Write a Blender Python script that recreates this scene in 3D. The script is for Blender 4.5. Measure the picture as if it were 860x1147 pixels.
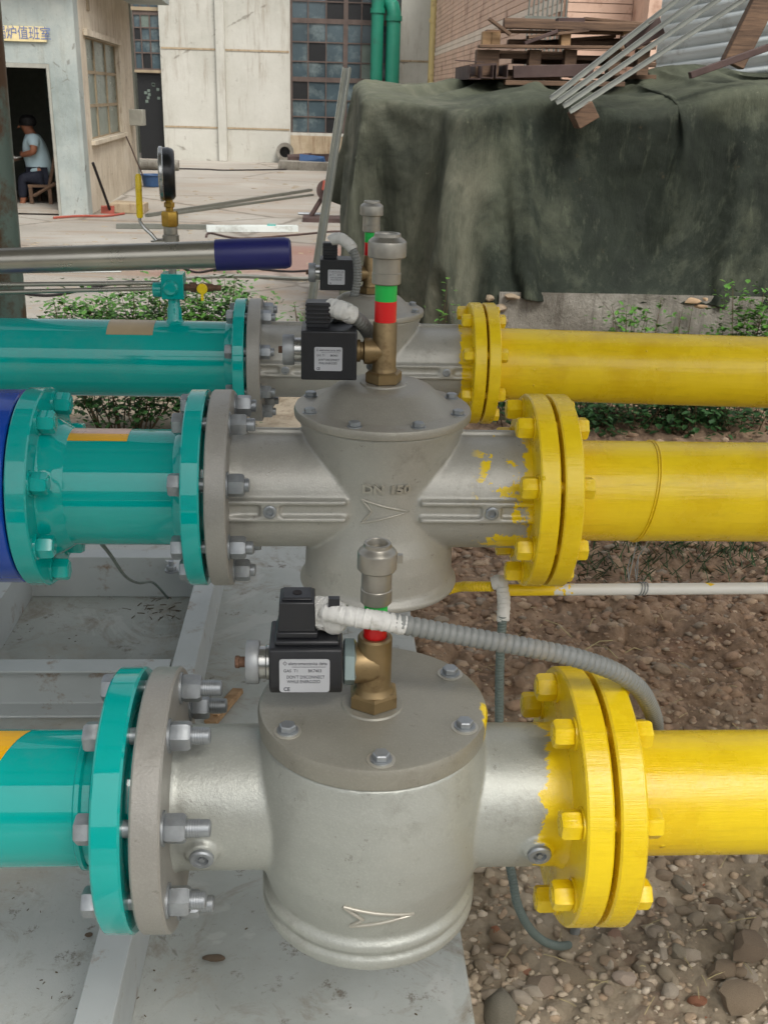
import bpy, bmesh, math, random
import numpy as np
from mathutils import Vector, Matrix, noise
random.seed(7); rng = np.random.default_rng(7)
S = bpy.context.scene; C = S.collection
for o in list(bpy.data.objects): bpy.data.objects.remove(o)
rad = math.radians; PI = math.pi

# ---------------- camera ----------------
FPX, EYE = 1150.0, 1.5
_p, _y, _r = rad(22.1), rad(3.5), .03
FW = Vector((math.sin(_y)*math.cos(_p), math.cos(_y)*math.cos(_p), -math.sin(_p)))
_r0 = Vector((math.cos(_y), -math.sin(_y), 0)); _u0 = _r0.cross(FW)
RT = _r0*math.cos(_r)+_u0*math.sin(_r); UP = _u0*math.cos(_r)-_r0*math.sin(_r)
cam = bpy.data.objects.new('camera', bpy.data.cameras.new('camera')); C.objects.link(cam); S.camera = cam
cam.matrix_world = Matrix(((RT.x, UP.x, -FW.x, 0), (RT.y, UP.y, -FW.y, 0), (RT.z, UP.z, -FW.z, EYE), (0, 0, 0, 1)))
cam.data.sensor_fit = 'HORIZONTAL'; cam.data.sensor_width = 36; cam.data.lens = FPX/860*36
cam.data.clip_start = .02; cam.data.clip_end = 500
cam.data.dof.use_dof = True; cam.data.dof.focus_distance = 1.4; cam.data.dof.aperture_fstop = 38
# ---------------- light ----------------
W = bpy.data.worlds.new("World"); S.world = W; W.use_nodes = True
wt = W.node_tree; bg = wt.nodes['Background']
sky = wt.nodes.new('ShaderNodeTexSky'); sky.sky_type = 'NISHITA'; sky.sun_disc = False
SUN_EL, SUN_ROT = rad(55), rad(152)
sky.sun_elevation = SUN_EL; sky.sun_rotation = SUN_ROT; sky.dust_density = 5; sky.air_density = 1.2
hs = wt.nodes.new('ShaderNodeHueSaturation'); hs.inputs['Saturation'].default_value = .30
wt.links.new(sky.outputs[0], hs.inputs['Color']); wt.links.new(hs.outputs[0], bg.inputs['Color']); bg.inputs['Strength'].default_value = .13
sl = bpy.data.lights.new('sun', 'SUN'); sun = bpy.data.objects.new('sun', sl); C.objects.link(sun)
sl.energy = 1.1; sl.angle = rad(20); sl.color = (1, .96, .9)
sd = Vector((math.sin(SUN_ROT)*math.cos(SUN_EL), math.cos(SUN_ROT)*math.cos(SUN_EL), math.sin(SUN_EL)))
sun.rotation_euler = sd.to_track_quat('Z', 'Y').to_euler()
S.view_settings.view_transform = 'Standard'; S.view_settings.look = 'None'; S.view_settings.gamma = 1
S.view_settings.exposure = 0.72
S.render.engine = 'CYCLES'

# ---------------- helpers ----------------
def ray(u, v): return FW + RT*((u-430)/FPX) - UP*((v-573.5)/FPX)
def at(u, v, Y): d = ray(u, v); return d*(Y/d.y) + Vector((0, 0, EYE))
def atz(u, v, z): d = ray(u, v); return d*((z-EYE)/d.z) + Vector((0, 0, EYE))
def atx(u, v, x): d = ray(u, v); return d*(x/d.x) + Vector((0, 0, EYE))
def lin(c): return tuple((x/255/12.92 if x/255 <= .04045 else ((x/255+.055)/1.055)**2.4) for x in c)+(1,)
T = Matrix.Translation
def R(ax, a): return Matrix.Rotation(a, 4, ax)
def frame(p, d):                       # matrix whose z runs along d
    return T(p) @ Vector(d).normalized().to_track_quat('Z', 'Y').to_matrix().to_4x4()

class G:
    def __init__(s): s.v = []; s.f = []; s.m = []
    def add(s, vs, fs, mi=0):
        k = len(s.v); s.v += [tuple(x) for x in vs]; s.f += [tuple(i+k for i in f) for f in fs]; s.m += [mi]*len(fs); return s
    def box(s, a, b, M=None, mi=0, j=0):
        vs = [Vector((x, y, z)) for z in (a[2], b[2]) for y in (a[1], b[1]) for x in (a[0], b[0])]
        if j: vs = [v+Vector((random.uniform(-j, j), random.uniform(-j, j), random.uniform(-j, j))) for v in vs]
        if M: vs = [M @ v for v in vs]
        return s.add(vs, [(0, 2, 3, 1), (4, 5, 7, 6), (0, 1, 5, 4), (2, 6, 7, 3), (0, 4, 6, 2), (1, 3, 7, 5)], mi)
    def lathe(s, prof, n=48, M=None, mi=0, ph=0):
        vs = []; fs = []; idx = []
        for r, z in prof:
            if r < 1e-6: idx.append([len(vs)]*n); vs.append(Vector((0, 0, z)))
            else:
                idx.append(list(range(len(vs), len(vs)+n)))
                vs += [Vector((r*math.cos(ph+2*PI*k/n), r*math.sin(ph+2*PI*k/n), z)) for k in range(n)]
        for i in range(len(prof)-1):
            A, B = idx[i], idx[i+1]
            for k in range(n):
                q = [A[k], A[(k+1) % n], B[(k+1) % n], B[k]]; q2 = []
                for t in q:
                    if t not in q2: q2.append(t)
                if len(q2) > 2: fs.append(q2)
        if M: vs = [M @ v for v in vs]
        return s.add(vs, fs, mi)
    def cyl(s, p0, p1, r, r1=None, n=24, mi=0, ch=0, ph=0):
        p0 = Vector(p0); p1 = Vector(p1); L = (p1-p0).length; r1 = r if r1 is None else r1
        pr = [(0, 0), (r, 0), (r1, L), (0, L)] if not ch else [(0, 0), (r-ch, 0), (r, ch), (r1, L-ch), (r1-ch, L), (0, L)]
        return s.lathe(pr, n, frame(p0, p1-p0), mi, ph)
    def hexa(s, p0, p1, r, mi=0, ph=0):
        p0 = Vector(p0); p1 = Vector(p1); L = (p1-p0).length
        return s.lathe([(0, 0), (r*.9, 0), (r, L*.12), (r, L*.85), (r*.87, L), (0, L)], 6, frame(p0, p1-p0), mi, ph)
    def tube(s, pts, r, n=10, mi=0, caps=True):
        pts = [Vector(p) for p in pts]; N = len(pts); up = None; rings = []; vs = []
        for i, p in enumerate(pts):
            d = (pts[min(i+1, N-1)]-pts[max(i-1, 0)]).normalized()
            if up is None: up = d.orthogonal().normalized()
            up = (up-d*up.dot(d)).normalized(); w = d.cross(up); rr = r[i] if hasattr(r, '__len__') else r
            vs += [p+(up*math.cos(2*PI*k/n)+w*math.sin(2*PI*k/n))*rr for k in range(n)]
        fs = [(i*n+k, i*n+(k+1) % n, (i+1)*n+(k+1) % n, (i+1)*n+k) for i in range(N-1) for k in range(n)]
        if caps: fs += [tuple(range(n))[::-1], tuple(range((N-1)*n, N*n))]
        return s.add(vs, fs, mi)
    def prism(s, poly, dvec, mi=0):      # extrude a 3-D polygon by a vector
        poly = [Vector(p) for p in poly]; n = len(poly); dv = Vector(dvec)
        return s.add(poly+[p+dv for p in poly], [tuple(range(n))[::-1], tuple(range(n, 2*n))]+[(k, (k+1) % n, n+(k+1) % n, n+k) for k in range(n)], mi)
    def mesh(s, name, mats, sharp=35):
        me = bpy.data.meshes.new(name); me.from_pydata(s.v, [], s.f)
        for m in (mats if isinstance(mats, (list, tuple)) else [mats]): me.materials.append(m)
        me.polygons.foreach_set('material_index', s.m)
        bm = bmesh.new(); bm.from_mesh(me); bmesh.ops.recalc_face_normals(bm, faces=bm.faces); bm.to_mesh(me); bm.free()
        me.shade_smooth()
        if sharp is not None: me.set_sharp_from_angle(angle=rad(sharp))
        return me
    def obj(s, name, mats, parent=None, sharp=35, bevel=0, loc=None):
        return link(name, s.mesh(name, mats, sharp), parent, bevel, loc)
def link(name, me, parent=None, bevel=0, loc=None):
    o = bpy.data.objects.new(name, me); C.objects.link(o); o.parent = parent
    if loc is not None: o.location = loc
    if bevel:
        b = o.modifiers.new('bevel', 'BEVEL'); b.width = bevel; b.segments = 2; b.limit_method = 'ANGLE'; b.angle_limit = rad(40)
    return o
def tag(o, label, cat, group=None):
    o['label'] = label; o['category'] = cat
    if group: o['group'] = group
    return o
def thing(name, label, cat, loc=(0, 0, 0), group=None):
    o = bpy.data.objects.new(name, None); C.objects.link(o); o.location = loc; o.empty_display_size = .05
    return tag(o, label, cat, group)
def struct(o): o['kind'] = 'structure'; return o
def stuff(o): o['kind'] = 'stuff'; return o
def npmesh(name, V, F, mats, mi=None, col=None, smooth=True):
    me = bpy.data.meshes.new(name); V = np.asarray(V, np.float32); F = np.asarray(F, np.int32); k = F.shape[1]
    me.vertices.add(len(V)); me.vertices.foreach_set('co', V.ravel())
    me.loops.add(F.size); me.loops.foreach_set('vertex_index', F.ravel())
    me.polygons.add(len(F)); me.polygons.foreach_set('loop_start', np.arange(0, F.size, k, dtype=np.int32))
    me.polygons.foreach_set('loop_total', np.full(len(F), k, np.int32))
    for m in (mats if isinstance(mats, (list, tuple)) else [mats]): me.materials.append(m)
    if mi is not None: me.polygons.foreach_set('material_index', np.asarray(mi, np.int32))
    me.update(calc_edges=True)
    if smooth: me.shade_smooth()
    if col is not None:
        a = me.color_attributes.new('tint', 'FLOAT_COLOR', 'POINT'); a.data.foreach_set('color', np.asarray(col, np.float32).ravel())
    return me
def copy_tree(o, parent=None):
    c = o.copy(); C.objects.link(c); c.parent = parent
    for ch in list(o.children): copy_tree(ch, c)
    return c
FONT = bpy.data.curves.new('f', 'FONT').font
def text_mesh(txt, size, ext=.0003, align='LEFT', w=1.0, bold=0):
    cu = bpy.data.curves.new('t', 'FONT'); cu.body = txt; cu.size = size; cu.extrude = ext; cu.align_x = align; cu.align_y = 'CENTER'; cu.resolution_u = 3; cu.offset = bold
    ob = bpy.data.objects.new('t', cu); C.objects.link(ob)
    me = bpy.data.meshes.new_from_object(ob.evaluated_get(bpy.context.evaluated_depsgraph_get()))
    C.objects.unlink(ob); bpy.data.objects.remove(ob)
    vs = [Vector((v.co.x*w, v.co.y, v.co.z)) for v in me.vertices]; fs = [tuple(p.vertices) for p in me.polygons]
    bpy.data.meshes.remove(me); return vs, fs

# ---------------- materials ----------------
class N:
    def __init__(s, name):
        s.m = bpy.data.materials.new(name); s.m.use_nodes = True; s.t = s.m.node_tree; s.b = s.t.nodes['Principled BSDF']
        s.tc = s.t.nodes.new('ShaderNodeTexCoord'); s.co = s.tc.outputs['Object']
    def n(s, ty, **k):
        nd = s.t.nodes.new(ty)
        for a, v in k.items():
            if a.startswith('i_'): nd.inputs[a[2:].replace('_', ' ')].default_value = v
            else: setattr(nd, a, v)
        return nd
    def l(s, a, b): s.t.links.new(a, b)
    def map(s, sc=(1, 1, 1), src=None):
        m = s.n('ShaderNodeMapping'); m.inputs['Scale'].default_value = sc; s.l(src or s.co, m.inputs['Vector']); return m.outputs[0]
    def noise(s, scale, detail=4, rough=.55, src=None, dist=0):
        q = s.n('ShaderNodeTexNoise'); q.inputs['Scale'].default_value = scale; q.inputs['Detail'].default_value = detail
        q.inputs['Roughness'].default_value = rough; q.inputs['Distortion'].default_value = dist; s.l(src or s.co, q.inputs['Vector']); return q.outputs['Fac']
    def vor(s, scale, src=None, feat='F1', out='Distance'):
        q = s.n('ShaderNodeTexVoronoi'); q.feature = feat; q.inputs['Scale'].default_value = scale; s.l(src or s.co, q.inputs['Vector']); return q.outputs[out]
    def ramp(s, fac, *st):
        r = s.n('ShaderNodeValToRGB'); e = r.color_ramp.elements
        while len(e) < len(st): e.new(.5)
        for i, (p, c) in enumerate(st):
            e[i].position = p; e[i].color = c if len(c) == 4 else tuple(c)+(1,)
        s.l(fac, r.inputs[0]); return r.outputs['Color']
    def sstep(s, fac, a, b):
        r = s.n('ShaderNodeMapRange'); r.inputs['From Min'].default_value = a; r.inputs['From Max'].default_value = b; s.l(fac, r.inputs['Value']); return r.outputs[0]
    def math(s, op, a, b=None):
        m = s.n('ShaderNodeMath'); m.operation = op
        for i, x in enumerate((a, b)):
            if x is None: continue
            if isinstance(x, (int, float)): m.inputs[i].default_value = x
            else: s.l(x, m.inputs[i])
        return m.outputs[0]
    def mix(s, fac, a, b, mode='MIX'):
        m = s.n('ShaderNodeMix'); m.data_type = 'RGBA'; m.blend_type = mode
        for i, x in ((0, fac), (6, a), (7, b)):
            if isinstance(x, (int, float)): m.inputs[i].default_value = x
            elif isinstance(x, tuple): m.inputs[i].default_value = x
            else: s.l(x, m.inputs[i])
        return m.outputs[2]
    def bump(s, h, strength=.3, dist=.002, prev=None):
        b = s.n('ShaderNodeBump'); b.inputs['Strength'].default_value = strength; b.inputs['Distance'].default_value = dist; s.l(h, b.inputs['Height'])
        if prev: s.l(prev, b.inputs['Normal'])
        return b.outputs[0]
    def xyz(s, src=None):
        q = s.n('ShaderNodeSeparateXYZ'); s.l(src or s.co, q.inputs[0]); return q.outputs
    def out(s, col=None, rough=None, metal=None, nrm=None, **k):
        for nm, x in (('Base Color', col), ('Roughness', rough), ('Metallic', metal), ('Normal', nrm)):
            if x is None: continue
            if isinstance(x, (int, float, tuple)): s.b.inputs[nm].default_value = x
            else: s.l(x, s.b.inputs[nm])
        for a, v in k.items(): s.b.inputs[a.replace('_', ' ')].default_value = v
        return s.m
def simple(name, c, rough=.5, metal=0, var=.12, vs=12, bs=0, bd=.001, bscale=80, c2=None, c2s=5, c2r=(.55, .7), **k):
    n = N(name); b = lin(c); a = tuple(x*(1-var) for x in b[:3])+(1,); d = tuple(min(1, x*(1+var)) for x in b[:3])+(1,)
    col = n.ramp(n.noise(vs), (.3, a), (.7, d))
    if c2: col = n.mix(n.sstep(n.noise(c2s, 6, .7), *c2r), col, lin(c2))
    r = n.sstep(n.noise(vs*2.3, 5), -.8, 1.8); r = n.math('MULTIPLY', r, rough*2)
    return n.out(col, r, metal, n.bump(n.noise(bscale, 5, .6), bs, bd) if bs else None, **k)

MT = {}
def teal_mat():
    n = N('teal_gloss_paint'); g = n.noise(3, 5, .6)
    col = n.ramp(g, (.3, lin((0, 153, 145))), (.7, lin((2, 169, 160))))
    col = n.mix(n.sstep(n.noise(38, 6, .75), .70, .76), col, lin((90, 120, 105)))
    d = n.sstep(n.noise(5, 8, .75), .5, .75); col = n.mix(n.math('MULTIPLY', d, .22), col, lin((120, 150, 138)))
    return n.out(col, n.math('ADD', n.math('MULTIPLY', n.noise(14, 4), .10), n.math('MULTIPLY', d, .12)), 0, n.bump(n.noise(9, 2, .4), .06, .01, n.bump(n.noise(260, 2), .03, .0005)), IOR=1.6)
MT['teal'] = teal_mat()
def yellow_paint(n, co=None):
    m = n.map((2.2, 34, 34), co); br = n.noise(3.0, 6, .7, m)                # brush strokes along the pipe
    sm = n.noise(7, 6, .7, co)
    col = n.ramp(sm, (.28, lin((216, 178, 10))), (.6, lin((238, 206, 24))))
    col = n.mix(n.math('MULTIPLY', n.sstep(n.noise(5, 7, .75, n.map((1, 2.2, 2.2), co)), .58, .74), .26), col, lin((128, 106, 26)))
    col = n.mix(n.math('MULTIPLY', n.sstep(br, .56, .75), .25), col, lin((150, 118, 10)))
    blob = n.sstep(n.vor(24, co), .09, .03)
    msk = n.sstep(n.noise(9, 2, .5, co), .56, .6)
    h = n.math('ADD', n.math('MULTIPLY', br, .7), n.math('MULTIPLY', n.math('MULTIPLY', blob, msk), 2.4))
    return col, n.bump(h, .85, .0016), n.sstep(sm, -.3, 2.6)
def yellow_mat():
    n = N('brushed_yellow_paint'); c, b, r = yellow_paint(n); return n.out(c, r, 0, b)
MT['yellow'] = yellow_mat()
def cast(name, base=(120, 117, 106), thr=None, nz=.06, hi=None, metal=.55, patches=False, lidspot=None):
    n = N(name); b = lin(base)
    f = n.noise(420, 3, .7); g = n.noise(6, 6, .65)
    col = n.ramp(g, (.3, tuple(x*.82 for x in b[:3])), (.7, tuple(x*1.12 for x in b[:3])))
    col = n.mix(n.math('MULTIPLY', n.sstep(f, .5, .75), .22), col, tuple(min(1, x*1.6) for x in b[:3])+(1,))
    col = n.mix(n.math('MULTIPLY', n.sstep(n.noise(11, 8, .75), .56, .68), .30), col, lin((96, 88, 74)))
    col = n.mix(n.math('MULTIPLY', n.sstep(n.noise(75, 4, .8), .64, .70), .4), col, lin((84, 76, 64)))
    nr = n.bump(f, .30, .0011, n.bump(n.noise(170, 4, .7), .22, .0016, n.bump(n.noise(45, 4, .6), .18, .003))); ro = n.sstep(g, -1.0, 2.6); me = n.math('MULTIPLY', n.sstep(g, -.5, 1), metal)
    if thr is not None or lidspot is not None:
        x = n.xyz(); yc, yb, yr = yellow_paint(n)
        if lidspot is not None:
            d = n.math('ADD', x[0], n.math('MULTIPLY', n.noise(60, 4), .012)); k = n.math('MULTIPLY', n.sstep(d, lidspot, lidspot+.0015), n.math('MULTIPLY', n.sstep(x[1], -.035, -.03), n.sstep(x[1], .002, -.002)))
        else:
            w = n.noise(16, 7, .72, dist=.6); d = n.math('ADD', x[0], n.math('MULTIPLY', n.math('SUBTRACT', w, .5), nz*2))
            k = n.sstep(d, thr, thr+.0025)
            if patches:
                p2 = n.sstep(n.noise(13, 6, .7), .565, .575); zone = n.sstep(x[0], thr-.075, thr-.055); k = n.math('MAXIMUM', k, n.math('MULTIPLY', p2, zone))
        col = n.mix(k, col, yc); ro = n.mix(k, ro, yr); me = n.math('MULTIPLY', me, n.math('SUBTRACT', 1.0, k))
    return n.out(col, ro, me, nr)
MT['body_near'] = cast('cast_aluminium_near', (168, 170, 162), thr=.160, nz=.05)
MT['body_mid'] = cast('cast_aluminium_mid', (172, 170, 161), thr=.197, nz=.04, patches=True)
MT['body_far'] = cast('cast_aluminium_far', (172, 170, 161), thr=.208, nz=.03)
MT['lid'] = cast('cast_lid', (156, 152, 140), metal=.5)
MT['lid_near'] = cast('cast_lid_spotted', (146, 143, 131), metal=.5, lidspot=.1065)
MT['flange'] = cast('cast_flange', (152, 149, 141), metal=.3)
MT['relief'] = simple('raised_casting', (176, 172, 160), .38, .45, .08, 40, .2, .0006, 300)
MT['galv'] = simple('galvanised_steel', (150, 154, 156), .42, .6, .18, 60, .3, .0006, 200, (120, 84, 52), 40, (.68, .8))
MT['rustbolt'] = simple('rusty_thread', (112, 84, 66), .7, .4, .3, 90, .5, .001, 200)
MT['steel'] = simple('brushed_steel', (176, 176, 172), .25, .9, .1, 30)
MT['zinc'] = simple('grey_zinc_knob', (150, 153, 154), .5, .55, .12, 60, .3, .0005, 250)
MT['head'] = simple('dull_chrome_head', (158, 154, 144), .38, .75, .12, 50, .15, .0005, 160)
MT['brass'] = simple('old_brass', (132, 112, 78), .42, .6, .14, 30, .12, .0006, 90, (96, 74, 46), 25, (.55, .7))
MT['brassb'] = simple('bright_brass', (172, 138, 62), .35, .8, .15, 60)
MT['red'] = simple('red_ring', (214, 24, 26), .35, 0, .06, Emission_Strength=0)
MT['green'] = simple('green_ring', (22, 178, 74), .35, 0, .06)
MT['black'] = simple('black_plastic', (30, 31, 34), .42, 0, .2, 20, .12, .0006, 120)
MT['black2'] = simple('gauge_black', (18, 19, 20), .3, 0, .2, 20)
MT['label'] = simple('silver_label', (186, 188, 192), .38, .35, .06)
MT['ink'] = simple('label_ink', (50, 52, 60), .6)
MT['tape'] = simple('white_tape', (205, 204, 198), .6, 0, .08, 60, .5, .002, 90, (160, 155, 142), 25, (.56, .7))
MT['hose'] = simple('grey_pvc_conduit', (122, 124, 120), .5, 0, .1, 8, .1, .001, 60, (140, 132, 116), 14, (.58, .75))
MT['hose2'] = simple('dark_conduit', (92, 104, 98), .55, 0, .12, 8)
MT['blue'] = simple('blue_paint', (16, 66, 160), .2, 0, .1, 10, Coat_Weight=.3)
MT['grip'] = simple('navy_rubber', (24, 28, 92), .42, 0, .1, 10, .1, .001, 50)
MT['gasket'] = simple('dark_gasket', (26, 20, 20), .8)
MT['chrome'] = simple('worn_nickel_tube', (164, 160, 148), .3, .85, .12, 14, .1, .0006, 70, (112, 84, 56), 22, (.66, .74))
MT['conpaint'] = simple('grey_beam_paint', (172, 176, 174), .5, 0, .08, 6, .3, .001, 60, (128, 104, 78), 16, (.57, .72))
MT['whitepipe'] = None
def slab_mat():
    n = N('painted_slab'); g = n.noise(2.2, 8, .62)
    col = n.ramp(g, (.25, lin((142, 143, 134))), (.5, lin((163, 166, 160))), (.75, lin((182, 184, 179))))
    col = n.mix(n.math('MULTIPLY', n.sstep(n.noise(6, 9, .75, dist=1.2), .53, .68), .75), col, lin((126, 116, 98)))
    col = n.mix(n.math('MULTIPLY', n.sstep(n.noise(19, 6, .8), .59, .67), .75), col, lin((92, 80, 64)))
    col = n.mix(n.math('MULTIPLY', n.sstep(n.noise(90, 5, .8), .60, .70), .45), col, lin((110, 98, 82)))
    col = n.mix(n.math('MULTIPLY', n.sstep(n.noise(1.6, 7, .8), .52, .62), .35), col, lin((150, 138, 116)))
    col = n.mix(n.math('MULTIPLY', n.sstep(n.noise(2.7, 4, .6, dist=2.), .56, .6), .3), col, lin((190, 190, 184)))
    cr = n.vor(.9, n.map((1, 1, 1)), 'DISTANCE_TO_EDGE')
    wv = n.math('ADD', cr, n.math('MULTIPLY', n.noise(14, 4), .03))
    col = n.mix(n.math('MULTIPLY', n.sstep(wv, .0135, .0110), .55), col, lin((96, 90, 78)))
    h = n.math('ADD', n.noise(30, 8, .7), n.math('MULTIPLY', n.noise(5, 4), .8))
    return n.out(col, .75, 0, n.bump(h, .35, .004))
MT['slab'] = slab_mat()
def yard_mat():
    n = N('yard_concrete'); g = n.noise(.5, 8, .65)
    col = n.ramp(g, (.3, lin((124, 119, 110))), (.5, lin((145, 140, 130))), (.7, lin((164, 160, 151))))
    col = n.mix(n.math('MULTIPLY', n.sstep(n.noise(.9, 8, .7, n.map((.6, 1.6, 1)), 1.), .5, .64), .7), col, lin((134, 114, 94)))
    col = n.mix(n.math('MULTIPLY', n.sstep(n.noise(4, 8, .75), .58, .7), .6), col, lin((104, 88, 72)))
    x = n.xyz()
    yy = n.math('ADD', x[1], n.math('MULTIPLY', n.noise(1.1, 5), 1.3))
    red = n.math('MULTIPLY', n.math('MULTIPLY', n.sstep(yy, 9.7, 10.1), n.sstep(yy, 12.2, 11.7)), n.sstep(x[0], -1.9, -1.4))
    col = n.mix(n.math('MULTIPLY', red, .6), col, lin((132, 88, 76)))
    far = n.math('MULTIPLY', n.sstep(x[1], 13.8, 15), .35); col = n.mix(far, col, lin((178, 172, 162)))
    cr = n.math('ADD', n.vor(.35, None, 'DISTANCE_TO_EDGE'), n.math('MULTIPLY', n.noise(6, 5), .04))
    col = n.mix(n.math('MULTIPLY', n.sstep(cr, .034, .024), .6), col, lin((86, 76, 64)))
    return n.out(col, .85, 0, n.bump(n.noise(9, 9, .75), .5, .02))
MT['yard'] = yard_mat()
def soil_mat():
    n = N('clay_soil'); x = n.xyz(); yy = n.math('ADD', x[1], n.math('MULTIPLY', n.math('SUBTRACT', n.noise(3, 5), .5), 1.4))
    k = n.sstep(yy, 1.5, 2.2); g = n.noise(9, 9, .72)
    a = n.ramp(g, (.3, lin((114, 102, 86))), (.5, lin((156, 142, 120))), (.72, lin((190, 176, 154))))
    b = n.ramp(g, (.3, lin((96, 78, 60))), (.5, lin((146, 121, 97))), (.72, lin((184, 158, 130))))
    col = n.mix(k, a, b)
    col = n.mix(n.math('MULTIPLY', n.sstep(n.noise(4, 6, .7), .56, .66), .5), col, lin((96, 54, 36)))
    return n.out(col, .92, 0, n.bump(n.noise(70, 9, .8), .8, .01))
MT['soil'] = soil_mat()
def rock_mat(name, attr):
    n = N(name)
    if attr: a = n.n('ShaderNodeAttribute'); a.attribute_name = 'tint'; base = a.outputs['Color']
    else:
        oi = n.n('ShaderNodeObjectInfo'); base = oi.outputs['Color']
    g = n.noise(30, 8, .75)
    col = n.mix(1.0, base, n.ramp(g, (.25, (.55, .5, .46)), (.5, (1, .98, .95)), (.75, (1.35, 1.32, 1.28))), 'MULTIPLY')
    return n.out(col, .9, 0, n.bump(n.noise(110, 8, .75), .9, .004))
MT['rock'] = rock_mat('stone_surface', False); MT['gravel'] = rock_mat('gravel_surface', True)
def tarp_mat():
    n = N('weathered_tarpaulin'); x = n.xyz(); g = n.noise(1.3, 8, .72, n.map((1.3, 1.3, .8)), .6)
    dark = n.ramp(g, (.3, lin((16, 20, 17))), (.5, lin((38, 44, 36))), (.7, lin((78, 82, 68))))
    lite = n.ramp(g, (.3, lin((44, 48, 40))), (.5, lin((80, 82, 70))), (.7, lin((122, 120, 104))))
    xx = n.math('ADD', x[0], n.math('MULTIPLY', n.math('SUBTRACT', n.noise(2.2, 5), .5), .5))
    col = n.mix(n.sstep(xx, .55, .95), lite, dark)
    col = n.mix(n.math('MULTIPLY', n.sstep(n.noise(5, 9, .8, n.map((3, 3, .4))), .55, .70), .35), col, lin((108, 114, 94)))
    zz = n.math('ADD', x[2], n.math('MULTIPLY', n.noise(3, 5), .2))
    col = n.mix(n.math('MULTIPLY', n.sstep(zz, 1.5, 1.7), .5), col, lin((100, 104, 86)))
    col = n.mix(n.math('MULTIPLY', n.sstep(n.noise(9, 8, .75), .63, .72), .35), col, lin((92, 78, 52)))
    sp = n.math('MULTIPLY', n.sstep(n.noise(34, 6, .8), .63, .68), n.sstep(n.noise(1.9, 3, .5), .5, .6)); col = n.mix(n.math('MULTIPLY', sp, .5), col, lin((150, 148, 124)))
    wv = n.noise(2.4, 8, .75, n.map((7, 7, 1.0)), 1.)
    rg = n.math('ABSOLUTE', n.math('SUBTRACT', n.noise(2.2, 2, .5, n.map((1.6, 1.6, .7)), .5), .5)); rg2 = n.math('ABSOLUTE', n.math('SUBTRACT', n.noise(7, 2, .5, n.map((1.5, 1.5, .6)), .3), .5))
    n.b.inputs['Specular IOR Level'].default_value = .2
    return n.out(col, .8, 0, n.bump(n.noise(240, 2), .1, .002, n.bump(n.noise(11, 8, .7), .5, .012, n.bump(wv, .5, .02, n.bump(rg2, .22, .03, n.bump(rg, .38, .08))))))
MT['tarp'] = tarp_mat()
def wall_mat(name, a, b, c, streak=.5, crack=True, sc=1.0, stain=(120, 100, 76), bs=.4):
    n = N(name); g = n.noise(.9*sc, 9, .68)
    col = n.ramp(g, (.3, lin(a)), (.5, lin(b)), (.72, lin(c)))
    col = n.mix(n.math('MULTIPLY', n.sstep(n.noise(2.4*sc, 8, .75, n.map((3.5, 3.5, .35))), .52, .70), streak), col, lin(stain))
    col = n.mix(n.math('MULTIPLY', n.sstep(n.noise(11*sc, 7, .8), .60, .68), .4), col, lin(tuple(q*.72 for q in stain)))
    if crack:
        cr = n.math('ADD', n.vor(.42*sc, None, 'DISTANCE_TO_EDGE'), n.math('MULTIPLY', n.noise(7*sc, 5), .05)); col = n.mix(n.math('MULTIPLY', n.sstep(cr, .026, .022), .5), col, lin((92, 84, 72)))
    return n.out(col, .88, 0, n.bump(n.noise(22*sc, 9, .75), bs, .02))
MT['wallw'] = wall_mat('pale_render', (160, 160, 150), (182, 181, 171), (198, 197, 188), .6, sc=.55)
MT['wallg'] = wall_mat('grey_cement_render', (136, 146, 142), (158, 166, 162), (180, 184, 176), .35, True, 1.6, (128, 122, 100))
MT['wallb'] = wall_mat('stained_side_render', (176, 164, 144), (198, 188, 168), (214, 206, 190), .75, True, 1.8, (120, 90, 62))
MT['lowwall'] = wall_mat('stained_low_wall', (98, 94, 84), (132, 128, 118), (164, 160, 150), .7, True, 3, (66, 58, 50), .8)
MT['sillwall'] = wall_mat('rusty_sill_wall', (142, 128, 104), (166, 150, 124), (186, 172, 150), .8, False, 2, (112, 80, 54))
MT['plaster'] = simple('dark_interior', (120, 124, 114), .9)
MT['pink'] = simple('pink_tile_brick', (206, 174, 152), .7, 0, .14, 3, .3, .003, 30, (150, 112, 92), 2, (.55, .7))
MT['pinkl'] = simple('pale_brick_course', (216, 200, 182), .7, 0, .1, 3)
MT['mortar'] = simple('grey_mortar', (140, 112, 94), .9)
MT['glass'] = simple('dusty_window_glass', (66, 80, 86), .16, 0, .3, 1.2, c2=(112, 124, 124), c2s=1.7, c2r=(.5, .7), Specular_IOR_Level=.6)
MT['glassd'] = simple('dark_window_hole', (16, 18, 20), .5)
MT['glassg'] = simple('grey_green_glass', (104, 116, 108), .3, 0, .2, 3)
MT['rustbar'] = simple('rusty_window_bar', (88, 76, 70), .8, 0, .2, 5)
MT['woodf'] = simple('worn_wood_frame', (146, 132, 108), .8, 0, .2, 5, .3, .003, 30)
MT['greenpipe'] = simple('green_duct_paint', (28, 122, 98), .5, 0, .12, 2, c2=(40, 96, 80), c2s=3)
MT['ypipe'] = simple('cream_downpipe', (216, 192, 130), .5, 0, .1, 2, c2=(150, 120, 80), c2s=4)
def wood_mat(name, a, b):
    n = N(name); g = n.noise(4, 8, .7, n.map((1, 14, 14))); col = n.ramp(g, (.3, lin(a)), (.7, lin(b)))
    return n.out(col, .82, 0, n.bump(g, .5, .004))
MT['wood'] = wood_mat('brown_weathered_wood', (62, 46, 36), (122, 96, 74)); MT['woodl'] = wood_mat('pale_block_wood', (130, 100, 68), (178, 146, 108))
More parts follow.
